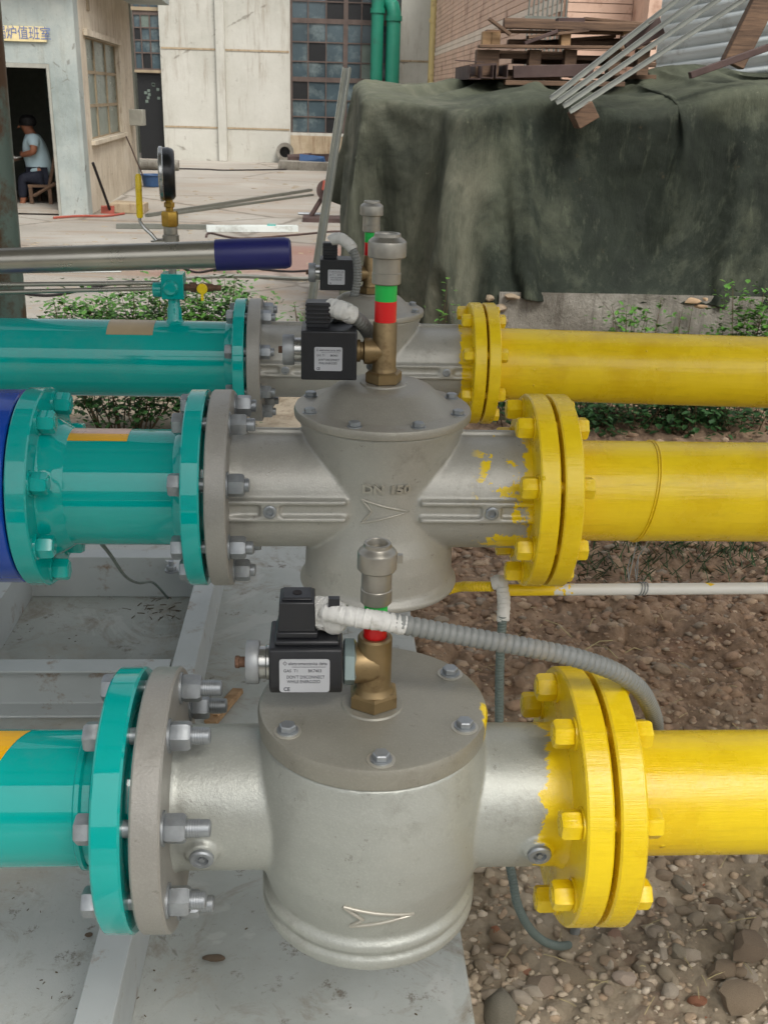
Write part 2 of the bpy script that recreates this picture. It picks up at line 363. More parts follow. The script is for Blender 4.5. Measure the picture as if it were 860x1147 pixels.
MT['alu'] = simple('dull_aluminium', (122, 124, 116), .42, .5, .12, 6, c2=(120, 122, 112), c2s=5)
MT['rusty'] = simple('rusty_channel', (78, 62, 58), .75, .2, .25, 8)
MT['corr'] = simple('pale_corrugated_sheet', (206, 212, 208), .5, .1, .1, 1.5, c2=(150, 150, 140), c2s=2)
MT['canopy'] = simple('canopy_sheet', (150, 156, 156), .7, 0, .1, 2)
MT['post'] = simple('rusty_green_post', (104, 122, 112), .4, .2, .15, 6, .1, .001, 40, (92, 66, 44), 5, (.42, .52))
MT['leaf'] = simple('fresh_leaf', (70, 112, 40), .45, 0, .45, 26, c2=(128, 132, 60), c2s=34, c2r=(.62, .68))
MT['leafd'] = simple('dark_leaf', (48, 84, 38), .5, 0, .5, 26, c2=(110, 104, 58), c2s=34, c2r=(.64, .7))
MT['stem'] = simple('brown_stem', (88, 72, 48), .8)
MT['straw'] = simple('dry_straw', (178, 164, 120), .8, 0, .2, 30)
MT['skin'] = simple('skin', (150, 98, 72), .6); MT['hair'] = simple('hair', (22, 20, 20), .7)
MT['shirt'] = simple('pale_blue_shirt', (176, 200, 208), .8, 0, .06, 8, .2, .01, 12); MT['trousers'] = simple('dark_trousers', (26, 30, 44), .85)
MT['sign'] = simple('cream_sign_board', (214, 198, 150), .6); MT['signink'] = simple('blue_sign_ink', (96, 112, 156), .6)
MT['stick1'] = simple('sticker_yellow', (226, 170, 20), .3); MT['stick2'] = simple('sticker_pink', (206, 168, 150), .3); MT['stickw'] = simple('sticker_tan', (170, 150, 116), .35)
MT['bluep'] = simple('blue_plastic', (44, 76, 116), .5); MT['redp'] = simple('red_plastic', (150, 74, 60), .5); MT['box'] = simple('grey_box_paint', (150, 150, 140), .6)
def wp_mat():
    n = N('white_conduit_with_yellow_paint'); x = n.xyz(); c, b, r = yellow_paint(n)
    d = n.math('ADD', x[0], n.math('MULTIPLY', n.noise(26, 5, .7), -.16)); k = n.sstep(d, .30, .296)
    k2 = n.math('MULTIPLY', n.sstep(n.noise(24, 3), .64, .65), n.sstep(x[0], .62, .6)); k = n.math('MAXIMUM', k, k2)
    return n.out(n.mix(k, lin((206, 206, 200)), c), .4)
MT['whitepipe'] = wp_mat()

# ---------------- ground ----------------
g = G(); g.add([(-60, -40, 0), (60, -40, 0), (60, 90, 0), (-60, 90, 0)], [(0, 1, 2, 3)])
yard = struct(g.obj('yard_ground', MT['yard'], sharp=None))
g = G(); g.box((-3.2, -1.2, .02), (.232, 3.97, .2)); slab = struct(g.obj('concrete_slab', MT['slab'], bevel=.006))
g = G(); g.box((-2.6, 9.0, .002), (-1.0, 9.1, .06))
# soil sheet
def fbm(x, y, s, o=5): return noise.fractal(Vector((x*s, y*s, 3.3)), 1.0, 2.0, o, noise_basis='PERLIN_ORIGINAL')
def soil_h(x, y):
    h = .105+.022*fbm(x, y, 3.2)+.018*fbm(x+7, y, 11, 4)
    c = noise.voronoi(Vector((x*15, y*15, 0)))[0]; k = max(0, 1-c[0]*1.5); w = min(1, max(.25, (y-1.5)/.8))
    h += (.050*w)*k**.6*(.5+.9*noise.noise(Vector((x*5, y*5, 9))))
    c = noise.voronoi(Vector((x*42, y*42, 4)))[0]; h += .012*max(0, 1-c[0]*1.3)
    if y > 4.4: h -= min(.1, (y-4.6)*.12)
    return h
xs = np.concatenate([np.linspace(.20, 1.5, 190), np.linspace(1.51, 4.6, 110)]); ys = np.concatenate([np.linspace(.4, 3.6, 400), np.linspace(3.62, 5.85, 90)])
V = [(x, y, soil_h(x, y)) for y in ys for x in xs]; nx = len(xs)
F = [(j*nx+i, j*nx+i+1, (j+1)*nx+i+1, (j+1)*nx+i) for j in range(len(ys)-1) for i in range(nx-1)]
soil = struct(link('soil', npmesh('soil', V, F, MT['soil'])))
# stones
def rock_mesh(seed, sub=2, flat=.7, amp=.32):
    bm = bmesh.new(); bmesh.ops.create_icosphere(bm, subdivisions=sub, radius=1)
    of = Vector((seed*3.7, seed*1.3, seed)); rs = random.Random(seed); cuts = [(Vector((rs.gauss(0, 1), rs.gauss(0, 1), rs.gauss(0, 1))).normalized(), rs.uniform(.62, .86)) for _ in range(9)]
    for v in bm.verts:
        d = v.co.normalized(); k = 1+amp*noise.noise(d*1.3+of)+.14*noise.noise(d*3.4+of)
        c = noise.voronoi(d*1.25+of)[0]; k *= 1-.10*max(0, .55-(c[1]-c[0]))
        for pl in cuts:
            t = d.dot(pl[0])*k
            if t > pl[1]: k *= pl[1]/t
        v.co = Vector((d.x*k*1.15, d.y*k*.9, d.z*k*flat))
    v, f = np.array([x.co[:] for x in bm.verts]), np.array([[w.index for w in q.verts] for q in bm.faces]); bm.free(); return v, f
big = [rock_mesh(i, 2) for i in range(14)]; small = [rock_mesh(40+i, 1 if i % 2 else 2, .62, .75) for i in range(10)]
rock_me = []
for v, f in big: me = npmesh('stone', v, f, MT['rock']); me.set_sharp_from_angle(angle=rad(38)); rock_me.append(me)
def stone_col(x, y):
    warm = min(1, max(0, (y+random.uniform(-.5, .5)-1.5)/.8)); r = random.random()
    a = random.choice([(178, 164, 142), (196, 184, 166), (158, 146, 126), (172, 152, 128), (188, 176, 156)]) if r > .02 else (158, 108, 82)
    b = random.choice([(150, 124, 100), (160, 134, 110), (138, 112, 90), (158, 134, 112), (176, 154, 130)])
    if warm > .5 and random.random() < .1: b = (150, 138, 122)
    return lin(tuple(a[i]*(1-warm)+b[i]*warm for i in range(3)))
feature = [((608, 1096), .040, (136, 122, 106)), ((648, 1085), .050, (122, 110, 92)), ((560, 1125), .052, (116, 112, 100)), ((700, 1090), .026, (164, 150, 136)), ((726, 1092), .022, (150, 138, 122)),
           ((832, 1112), .055, (128, 114, 96)), ((840, 1060), .05, (118, 104, 88)), ((735, 1037), .024, (136, 126, 112)), ((810, 1080), .038, (120, 106, 88)), ((760, 1060), .027, (134, 126, 110)), ((780, 1025), .024, (130, 120, 104)),
           ((690, 1040), .030, (128, 104, 88)), ((556, 1040), .017, (150, 104, 78)), ((590, 1022), .018, (150, 140, 126)), ((805, 1000), .03, (104, 88, 72)), ((765, 985), .028, (120, 112, 98))]
def add_stone(x, y, r, col, k):
    o = link('stone', rock_me[k % 14], soil); o.location = (x, y, soil_h(x, y)+r*random.uniform(-.05, .28))
    o.rotation_euler = (random.uniform(-.3, .3), random.uniform(-.3, .3), random.uniform(0, 6.3)); o.scale = (r, r*random.uniform(.75, 1), r*random.uniform(.7, 1.05)); o.color = col
n_st = 0
for (u, v), r, c in feature:
    p = atz(u, v, .13); add_stone(p.x, p.y, r*.85, lin(tuple(min(255, q*1.2) for q in c)), n_st); n_st += 1
while n_st < 292:
    v = 700+420*random.random()**.8; u = random.uniform(520, 880); p = atz(u, v, .12)
    if p.x < .26: continue
    add_stone(p.x, p.y, random.choice([.010, .012, .014, .017, .021]), stone_col(p.x, p.y), n_st); n_st += 1
VV, FF, CC = [], [], []; off = 0
for i in range(12500):
    if i > 9500: x = random.uniform(.24, 2.4); y = random.uniform(1.9, 4.2)
    elif random.random() < .82: y = .9+2.5*random.random()**1.25; x = random.uniform(.235, .55+.42*y)
    else: y = random.uniform(2.6, 5.5); x = random.uniform(.25, 3.6)
    r = random.choice([.003, .004, .005, .0065, .009, .013]) if y < 2.6 and i < 9500 else random.choice([.004, .005, .007, .010, .014, .024])
    v, f = small[i % 10]; a = random.uniform(0, 6.28); ca, sa = math.cos(a), math.sin(a); r2 = r*random.uniform(.5, 1.1)
    q = np.stack([(v[:, 0]*ca-v[:, 1]*sa)*r+x, (v[:, 0]*sa+v[:, 1]*ca)*r2+y, v[:, 2]*r+soil_h(x, y)+r*random.uniform(-.35, .25)], 1)
    VV.append(q); FF.append(f+off); off += len(v); CC.append(np.tile(stone_col(x, y), (len(v), 1)))
stuff(link('gravel', npmesh('gravel', np.concatenate(VV), np.concatenate(FF), MT['gravel'], col=np.concatenate(CC), smooth=False), soil))
g = G()
for i in range(110):
    u, v = random.uniform(530, 870), random.uniform(600, 1140); p = atz(u, v, .13)
    if p.x < .26: continue
    a = random.uniform(0, 6.28); L = random.uniform(.01, .05); z = soil_h(p.x, p.y)+.012
    d = Vector((math.cos(a), math.sin(a), random.uniform(-.15, .3)))*L
    b = Vector((p.x, p.y, z)); g.tube([b, b+d*.5+Vector((0, 0, .002)), b+d], random.uniform(.0004, .0009), 4)
for (u, v, a, L) in ((640, 715, 2.2, .10), (655, 730, .4, .09), (668, 712, -1.2, .1), (700, 728, .1, .05), (660, 700, 1.0, .05)):
    p = atz(u, v, .14); z = soil_h(p.x, p.y)+.022; d = Vector((math.cos(a), math.sin(a), .1))*L; b = Vector((p.x, p.y, z)); g.tube([b, b+d*.5+Vector((0, 0, .012)), b+d], .0013, 4)
stuff(g.obj('dry_twigs', MT['straw'], soil))

# slab debris and frame of channels
def channel(name, a, b, web_off, open_dir, mats, h=.12, w=.053, t=.006, z0=.2, **k):
    """C channel from a to b (xy); web at the web side, flanges reach w towards open_dir"""
    a = Vector((a[0], a[1], 0)); b = Vector((b[0], b[1], 0)); d = (b-a).normalized(); s = Vector((open_dir[0], open_dir[1], 0)).normalized(); g = G()
    prof = [(0, 0), (w, 0), (w, t), (t, t*1.5), (t, h-t*1.5), (w, h-t), (w, h), (0, h)]
    pts = [a+s*x+Vector((0, 0, z0+z)) for x, z in prof]
    return g.prism(pts, b-a)
frm = thing('channel_base', 'grey painted frame of steel channels lying on the concrete slab under the pipes', 'steel frame')
def chan(*a, **k): channel(*a, **k).obj('channel', MT['conpaint'], frm, sharp=20, bevel=.002)
chan('c', (-.285, -.6), (-.285, 2.62), 0, (-1, 0), 0)
chan('c', (-.80, 2.026), (-.80, 2.62), 0, (-1, 0), 0)
chan('c', (-2.4, 2.02), (-.342, 2.02), 0, (0, -1), 0, z0=.2005)
chan('c', (-2.4, 2.56), (-.342, 2.56), 0, (0, 1), 0, z0=.2005)
g = G(); P = [(-.345, 2.53, .3215), (-.345, 2.39, .3215), (-.43, 2.53, .3215)]; g.prism(P, (0, 0, .006)); g.obj('gusset_plate', MT['conpaint'], frm)
b_ = at(193, 655, 2.46); g = G(); g.cyl((b_.x, b_.y, .327), (b_.x, b_.y, .332), .017, n=20); g.hexa((b_.x, b_.y, .332), (b_.x, b_.y, .344), .0135); g.cyl((b_.x, b_.y, .34), (b_.x, b_.y, .357), .007, n=12)
g.obj('anchor_bolt', MT['galv'], frm)
g = G(); g.box((-.325, .80, .56), (-.255, .87, .735)); g.box((-.33, .79, .322), (-.25, .88, .33)); g.box((-.31, .81, .33), (-.27, .85, .735))
for (cy, top) in ((.83, .735), (1.41, .818), (2.38, .77)):
    for cx in (-.205, ):
        continue; g = G(); g.box((-.245, cy-.03, .322), (-.237+.0, cy+.03, top)); g.box((-.30, cy-.035, .3205), (-.225, cy+.035, .328)); g.box((-.262, cy-.004, .328), (-.2455, cy+.004, top-.01)); g.box((-.262, cy-.028, top-.002), (-.185 if cy < 1 else -.2, cy+.028, top+.004))
        g.obj('pipe_bracket', MT['conpaint'], frm, bevel=.0015)
g = G(); p = at(253, 795, 1.9); p = atz(251, 795, .2); d = Vector((.35, 1, 0)).normalized()
M = T((p.x, p.y, .206)) @ R('Z', -.34)
g.box((-.013, -.07, -.004), (.012, .075, .008), M, j=.003); g.box((-.004, -.05, .006), (.011, .06, .013), M, j=.003)
tag(g.obj('wood_chip', MT['woodl']), 'splintered piece of pale wood lying on the slab behind the near valve', 'wood scrap')
g = G()
for i in range(70):
    if i < 34: q = atz(172+random.gauss(0, 14), 678+random.gauss(0, 9), .2)
    else: q = atz(random.choice([random.uniform(20, 190), random.uniform(180, 500), random.uniform(0, 110)]), random.choice([random.uniform(680, 740), random.uniform(1070, 1140), random.uniform(1000, 1140)]), .2)
    a = random.uniform(0, 6.28); L = random.uniform(.006, .03) if i < 34 else random.uniform(.002, .005); d = Vector((math.cos(a), math.sin(a), .03))*L
    g.tube([q+Vector((0, 0, .001)), q+d*.5+Vector((0, 0, .0015)), q+d+Vector((0, 0, .001))], random.uniform(.0005, .0011), 4)
stuff(g.obj('slab_debris', MT['stem'], slab))
for nm, (u, v), c in (('stone', (240, 1076), None), ('stone', (100, 1050), None)):
    q = atz(u, v, .2); o = link(nm, rock_me[3 if u > 200 else 7], slab); o.location = (q.x, q.y, .205); o.scale = (.018, .010, .006) if u > 200 else (.007, .006, .005); o.color = lin((120, 104, 86))

# ---------------- valve and pipe builders ----------------
def bolts(parent, x0, x1, R_, n, af, mh, mn, ph, stub=.018, nut_side=1, names=('flange_bolt', 'nut'), rust=False):
    """bolts along x through a joint whose outer faces are x0 < x1, local to parent"""
    hr = af/2/math.cos(PI/6)
    for k in range(n):
        a = ph+2*PI*k/n; y, z = R_*math.cos(a), R_*math.sin(a); rot = random.uniform(0, 1.05)
        g = G(); xa, xb = (x0, x1) if nut_side > 0 else (x1, x0); s = nut_side
        g.hexa((-s*.0, 0, 0), (-s*af*.62, 0, 0), hr, ph=rot)
        L = abs(x1-x0)
        g.cyl((0, 0, 0), (s*(L+af*.78+stub*random.uniform(.7, 1.15)), 0, 0), af*.32, n=14, ch=.0012)
        for q in range(0):
            pass
        b = g.obj(names[0], mh, parent, loc=(xa, y, z))
        g = G(); g.cyl((0, 0, 0), (s*.002, 0, 0), hr*1.12, n=24); g.hexa((s*.002, 0, 0), (s*af*.84, 0, 0), hr, ph=rot+.3)
        if stub > .01:
            for q in range(7):
                xq = s*(af*.84+.002+q*.0022); 
                if abs(xq) < af*.78+stub*.7-.001: g.cyl((xq, 0, 0), (xq+s*.0011, 0, 0), af*.345, n=12)
        g.obj(names[1], mn, b, loc=(xb-xa, 0, 0))
def flange(name, parent, x0, x1, R_, mat, hub=None, bore=0, rf=None):
    """disc between local x0 and x1; raised face rf=(side, radius, height)"""
    g = G(); c = .002; M = frame((x0, 0, 0), (1, 0, 0)); L = x1-x0
    g.lathe([(0, 0), (R_-c, 0), (R_-.0003, c), (R_, L-c), (R_-c, L), (0, L)], 96, M)
    if rf: s, rr, hh = rf; (g.cyl((x1 if s > 0 else x0, 0, 0), ((x1+hh) if s > 0 else (x0-hh), 0, 0), rr, n=64))
    if hub:                                                     # weld neck (side, length, r_root, r_end)
        s, L2, ra, rb = hub; p0 = x0 if s < 0 else x1
        g.lathe([(ra+.004, 0), (ra, .004), (ra-(ra-rb)*.12, L2*.35), (ra-(ra-rb)*.55, L2*.62), (rb+(ra-rb)*.12, L2*.85), (rb-.002, L2), (0, L2)], 72, frame((p0, 0, 0), (s, 0, 0)))
    return g.obj(name, mat, parent)
def remeshed(g, name, mat, vox, it, parent):
    o = g.obj('tmp', mat, sharp=None)
    r = o.modifiers.new('r', 'REMESH'); r.mode = 'VOXEL'; r.voxel_size = vox; r.use_smooth_shade = True
    s = o.modifiers.new('s', 'SMOOTH'); s.factor = .5; s.iterations = it
    bpy.context.view_layer.update()
    me = bpy.data.meshes.new_from_object(o.evaluated_get(bpy.context.evaluated_depsgraph_get())); me.name = name
    bpy.data.objects.remove(o); me.materials.clear(); me.materials.append(mat); me.shade_smooth()
    return link(name, me, parent)
def wrap(vs, R_, zc, extra=0):                # text/flat mesh (x right, y up, z out) wrapped round a vertical cylinder facing -y
    out = []
    for v in vs:
        r = (R_(zc+v.y) if callable(R_) else R_)+v.z+extra; a = v.x/r; out.append(Vector((r*math.sin(a), -r*math.cos(a), zc+v.y)))
    return out
def ridge_loop(pts, w, h, Rf, zc, closed=True, nsub=6):
    g = G(); P = []
    pts = [Vector((a, b, 0)) for a, b in pts]; n = len(pts)
    for i in range(n if closed else n-1):
        a, b = pts[i], pts[(i+1) % n]
        for k in range(nsub): P.append(a.lerp(b, k/nsub))
    P.append(pts[0] if closed else pts[-1])
    W_ = wrap([Vector((p.x, p.y, h*.3)) for p in P], Rf, zc)
    g.tube(W_, w, 8); return g

def corrugated(pts, r, pitch, n=14):
    """smooth path resampled into a ribbed hose"""
    P = [Vector(p) for p in pts]; out = []
    for i in range(len(P)-1):
        p0, p1, p2, p3 = P[max(i-1, 0)], P[i], P[i+1], P[min(i+2, len(P)-1)]
        for k in range(24):
            t = k/24; out.append(.5*((2*p1)+(p2-p0)*t+(2*p0-5*p1+4*p2-p3)*t*t+(3*p1-p0-3*p2+p3)*t**3))
    out.append(P[-1]); ln = [0]
    for i in range(1, len(out)): ln.append(ln[-1]+(out[i]-out[i-1]).length)
    Lt = ln[-1]; res = []; rr = []; j = 0; st = pitch/4 if pitch else Lt/60; m = int(Lt/st)
    for i in range(m+1):
        s = i*st
        while j < len(ln)-2 and ln[j+1] < s: j += 1
        f = (s-ln[j])/max(1e-9, ln[j+1]-ln[j]); res.append(out[j].lerp(out[j+1], min(1, f)))
        rr.append(r*(1, .99, .86, .99)[i % 4] if pitch else r)
    return res, rr
def hose(name, pts, r, mat, parent=None, pitch=.0065, n=14):
    P, rr = corrugated(pts, r, pitch); g = G(); g.tube(P, rr, n); return g.obj(name, mat, parent, sharp=60)
def tape_wrap(name, pts, r, parent, n=18, seed=1):
    P, rr = corrugated(pts, r, 0); g = G(); random.seed(seed)
    # overlapping bands: saw-tooth radius
    P2, r2 = [], []
    for i, p in enumerate(P):
        ph = (i % 6)/6; P2.append(p+Vector((random.uniform(-1, 1), random.uniform(-1, 1), random.uniform(-1, 1)))*r*.035); r2.append(r*(1.06-.10*ph)+random.uniform(-.02, .02)*r)
    r2[0] *= .9; r2[-1] *= .85; g.tube(P2, r2, n); return g.obj(name, MT['tape'], parent, sharp=30)

def label_plate(parent, cx, y, cz, w, h, tilt=0, loc=None):
    g = G(); c = w*.06; pts = []
    for sx, sy, a0 in ((1, 1, 0), (-1, 1, 90), (-1, -1, 180), (1, -1, 270)):
        for q in range(4): a = rad(a0+q*30); pts.append(Vector((sx*(w/2-c)+c*math.cos(a), 0, sy*(h/2-c)+c*math.sin(a))))
    g.prism(pts, (0, -.0007, 0)); 
    def tx(s, x, z, sz, wd=1., bold=0):
        vs, fs = text_mesh(s, sz, .00012, 'LEFT', wd, bold); g.add([(x+v.x, -.0008-v.z, z+v.y) for v in vs], fs, 1)
    k = h
    tx('\u25C7 elettromeccanica delta', -w*.43, h*.37, k*.135, w/h*.62, .0); g.box((-w*.25, -.0009, h*.265), (w*.42, -.0005, h*.275), mi=1)
    tx('GAS  T1        BK7403', -w*.42, h*.15, k*.125, w/h*.68); tx("DON'T DISCONNECT", -w*.36, -h*.04, k*.13, w/h*.60); tx('WHILE ENERGIZED', -w*.35, -h*.18, k*.13, w/h*.60); tx('CE', -w*.42, -h*.41, k*.15, w/h*.7, .0001)
    return g.obj('label_plate', [MT['label'], MT['ink']], parent, loc=(cx, y, cz))

def indicator(parent, p, red, green, cyl, cap, rr, rc, rk, lug=False, notch=True):
    """p: stem axis (local), red/green/cyl/cap: z ranges"""
    x, y, _ = p
    g = G(); g.cyl((x, y, red[0]-.012), (x, y, red[1]), rr, n=32); g.obj('red_ring', MT['red'], parent)
    g = G(); g.cyl((x, y, red[1]), (x, y, green[1]), rr, n=32); g.obj('green_ring', MT['green'], parent)
    g = G(); z0, z1 = green[1], cap[0]
    g.lathe([(0, 0), (rc-.001, 0), (rc, .0012), (rc, (z1-z0)*.42), (rc-.0006, (z1-z0)*.44), (rc-.0006, z1-z0), (0, z1-z0)], 40, T((x, y, z0)))
    h = cap[1]-cap[0]
    g.lathe([(0, 0), (rk*.95, 0), (rk, h*.05), (rk, h*.60), (rk*.97, h*.67), (rk*.86, h*.76), (rk*.74, h*.82), (rk*.70, h*.86), (rk*.68, h*.985), (rk*.65, h), (rk*.56, h), (rk*.52, h*.97), (rk*.47, h*.78), (0, h*.72)], 48, T((x, y, cap[0])))
    if lug: g.box((rk*.9, -.0025, h*.25), (rk*1.28, .0025, h*.55), T((x, y, cap[0])))
    g.obj('sight_cap', MT['head'], parent, sharp=22)

# ---------------- NEAR VALVE ----------------
NX, NY, NZ = .046, .83, .862
nv = thing('gas_valve', 'nearest grey cast valve with flat round lid, one yellow flange and a barrel-shaped body', 'gas valve', (NX, NY, NZ), 'cast gas solenoid valves')
L0, L1 = -.170-NX+.0037, .2575-NX-.0027
Rn = .125
prof = [(0, -.122), (.101, -.122), (.1065, -.118), (.1075, -.108), (.1035, -.104), (.1035, -.101), (.107, -.098), (.107, -.091), (.1015, -.085), (.1035, -.078), (.1088, -.06), (.1140, -.035), (.1160, -.005), (.1150, .025), (.1112, .052), (.1060, .073), (.1038, .082), (0, .082)]
g = G(); g.lathe(prof, 96)
for s, L_ in ((-1, -L0), (1, L1)):
    g.lathe([(0, 0), (.069, 0), (.069, L_-.030), (.073, L_-.022), (.073, L_-.012), (0, L_-.012)], 72, frame((0, 0, 0), (s, 0, 0)))
for s, uu in ((-1, 228), (1, 600)):
    p_ = at(uu, 953, NY-.06)-Vector((NX, NY, NZ)); a = -.17
    q = Vector((p_.x, -.066*math.cos(a), .066*math.sin(a))); d = Vector((0, -math.cos(a), math.sin(a))); g.cyl(q, q+d*.008, .0145, n=32)
remeshed(g, 'body', MT['body_near'], .0024, 3, nv)
for s, uu in ((-1, 228), (1, 600)):
    p_ = at(uu, 953, NY-.06)-Vector((NX, NY, NZ)); a = -.17; q = Vector((p_.x, -.074*math.cos(a), .074*math.sin(a))); d = Vector((0, -math.cos(a), math.sin(a)))
    g = G(); g.lathe([(0, 0), (.0112, 0), (.0112, .003), (.0098, .0045), (.0064, .0045), (.0056, .001), (0, .001)], 28, frame(q, d)); g.lathe([(0, .001), (.003, .001), (.003, .0042), (0, .0042)], 6, frame(q, d))
    g.obj('test_plug', MT['galv'], nv)
fl = flange('flange', nv, L0, L0+.0265, Rn, MT['flange'], bore=0, rf=(-1, .09, .003))
fr = flange('flange', nv, L1-.0245, L1, Rn, MT['yellow'], rf=(1, .09, .003)); fr['label'] = 'yellow painted flange'
g = G(); g.lathe([(0, .0805), (.1045, .0805), (.1080, .083), (.1088, .0985), (.1070, .1030), (.1045, .1045), (0, .1045)], 128, T((0, .004, 0)))
g.lathe([(.030, .1040), (.0285, .1062), (0, .1062)], 64, T((-.001, .0, 0))); lid = g.obj('lid', MT['lid_near'], nv)
for k in range(6):
    a = rad(-90+60*k+2); x, y = .0930*math.cos(a), .0930*math.sin(a)+.004
    g = G(); g.cyl((0, 0, 0), (0, 0, .0008), .0125, n=28, mi=1); g.cyl((0, 0, .0008), (0, 0, .0022), .0098, n=24); g.hexa((0, 0, .002), (0, 0, .0078), .0078, ph=k)
    g.obj('lid_bolt', [MT['galv'], MT['relief']], lid, loc=(x, y, .1045))
def prad(z):
    for i in range(len(prof)-1):
        if prof[i][1] <= z <= prof[i+1][1] and prof[i][0] > .09 and prof[i+1][1] > prof[i][1]: t = (z-prof[i][1])/(prof[i+1][1]-prof[i][1]); return prof[i][0]*(1-t)+prof[i+1][0]*t
    return .1
arrow = [(-.028, .013), (.036, -.001), (-.022, -.014), (-.010, -.003)]
g = ridge_loop(arrow, .0018, .003, prad, -.050); fa = G()
g.obj('flow_arrow', MT['relief'], nv, sharp=60)
# near head: brass stem + coil
g = G(); g.hexa((0, 0, .1058), (0, 0, .121), .0245, ph=.52); g.lathe([(.0195, 0), (.0165, .005), (.0160, .0065), (.0160, .0555), (.0145, .0575), (.0113, .0575), (.0113, .052), (0, .052)], 40, T((0, 0, .1205)))
g.lathe([(0, -.006), (.0168, -.004), (.0190, .002), (.0190, .0185), (0, .0185)], 36, frame((.0, 0, .149), (-1, 0, 0)))
stem = g.obj('brass_stem', MT['brass'], nv)
indicator(nv, (0, 0, 0), (.1745, .189), (.189, .2125), None, (.2456, .2712), .0107, .0143, .0178, lug=True)
zc = .150
g = G(); g.hexa((-.0290, 0, zc), (-.0172, 0, zc), .0225, ph=.3); g.obj('lock_nut', simple('zinc_nut', (176, 196, 196), .3, .7), nv)
g = G(); pr = []
for k in range(21):
    a = rad(-200+220*k/20+0); pr.append((math.cos(a)*.0285, math.sin(a)*.0285))
pr = [(-.027, .029), (-.0285, .0265)]+[(-.0285*math.cos(rad(t)), -.004-.023*math.sin(rad(t))) for t in range(0, 181, 12)]+[(.0285, .0265), (.027, .029)]
g.prism([Vector((-.0300, y, zc+z)) for y, z in pr], (-.066, 0, 0)); g.box((-.091, -.0225, zc+.0285), (-.033, .0225, zc+.034))
coil = g.obj('coil_housing', MT['black'], nv, bevel=.002)
lp = label_plate(coil, -.0640, -.0292, zc+.003, .045, .034)
g = G(); g.lathe([(0, 0), (.0165, 0), (.0165, .004), (.0155, .005), (.0155, .011), (0, .011)], 36, frame((-.095, 0, zc), (-1, 0, 0))); g.obj('steel_collar', MT['steel'], nv)
g = G(); g.lathe([(0, 0), (.0195, 0), (.0205, .0015), (.0205, .0105), (.0195, .012), (0, .012)], 30, frame((-.106, 0, zc), (-1, 0, 0))); kn = g.obj('end_knob', MT['zinc'], nv)
g = G(); g.cyl((-.118, 0, zc), (-.124, 0, zc), .0050, n=12); g.cyl((-.124, 0, zc), (-.1285, 0, zc), .0060, n=10, ch=.0008); g.obj('end_screw', MT['rustbolt'], nv)
g = G(); bx = lambda z: None
def frust(g, x0, x1, y0, y1, z0, z1, i, mi=0):
    g.add([(x0, y0, z0), (x1, y0, z0), (x1, y1, z0), (x0, y1, z0), (x0+i, y0+i, z1), (x1-i, y0+i, z1), (x1-i, y1-i, z1), (x0+i, y1-i, z1)], [(3, 2, 1, 0), (4, 5, 6, 7), (0, 1, 5, 4), (1, 2, 6, 5), (2, 3, 7, 6), (3, 0, 4, 7)], mi)
g.box((-.0895, -.0175, zc+.034), (-.0525, .0175, zc+.0400)); frust(g, -.0880, -.0540, -.0165, .0165, zc+.0398, zc+.0690, .0013); frust(g, -.085, -.057, -.012, .013, zc+.069, zc+.0715, .001)
con = g.obj('connector_box', MT['black'], nv, bevel=.0013)
g = G(); g.cyl((-.071, 0, zc+.0712), (-.071, 0, zc+.0722), .0042, n=20); g.obj('screw_hole', MT['gasket'], con)
bolts(nv, L0-.0335, L0+.0265, .105, 8, .024, MT['galv'], MT['galv'], rad(22.5), .020)
bolts(nv, L1-.0245, L1+.0315, .105, 8, .024, MT['yellow'], MT['yellow'], rad(22.5), .003, nut_side=-1)

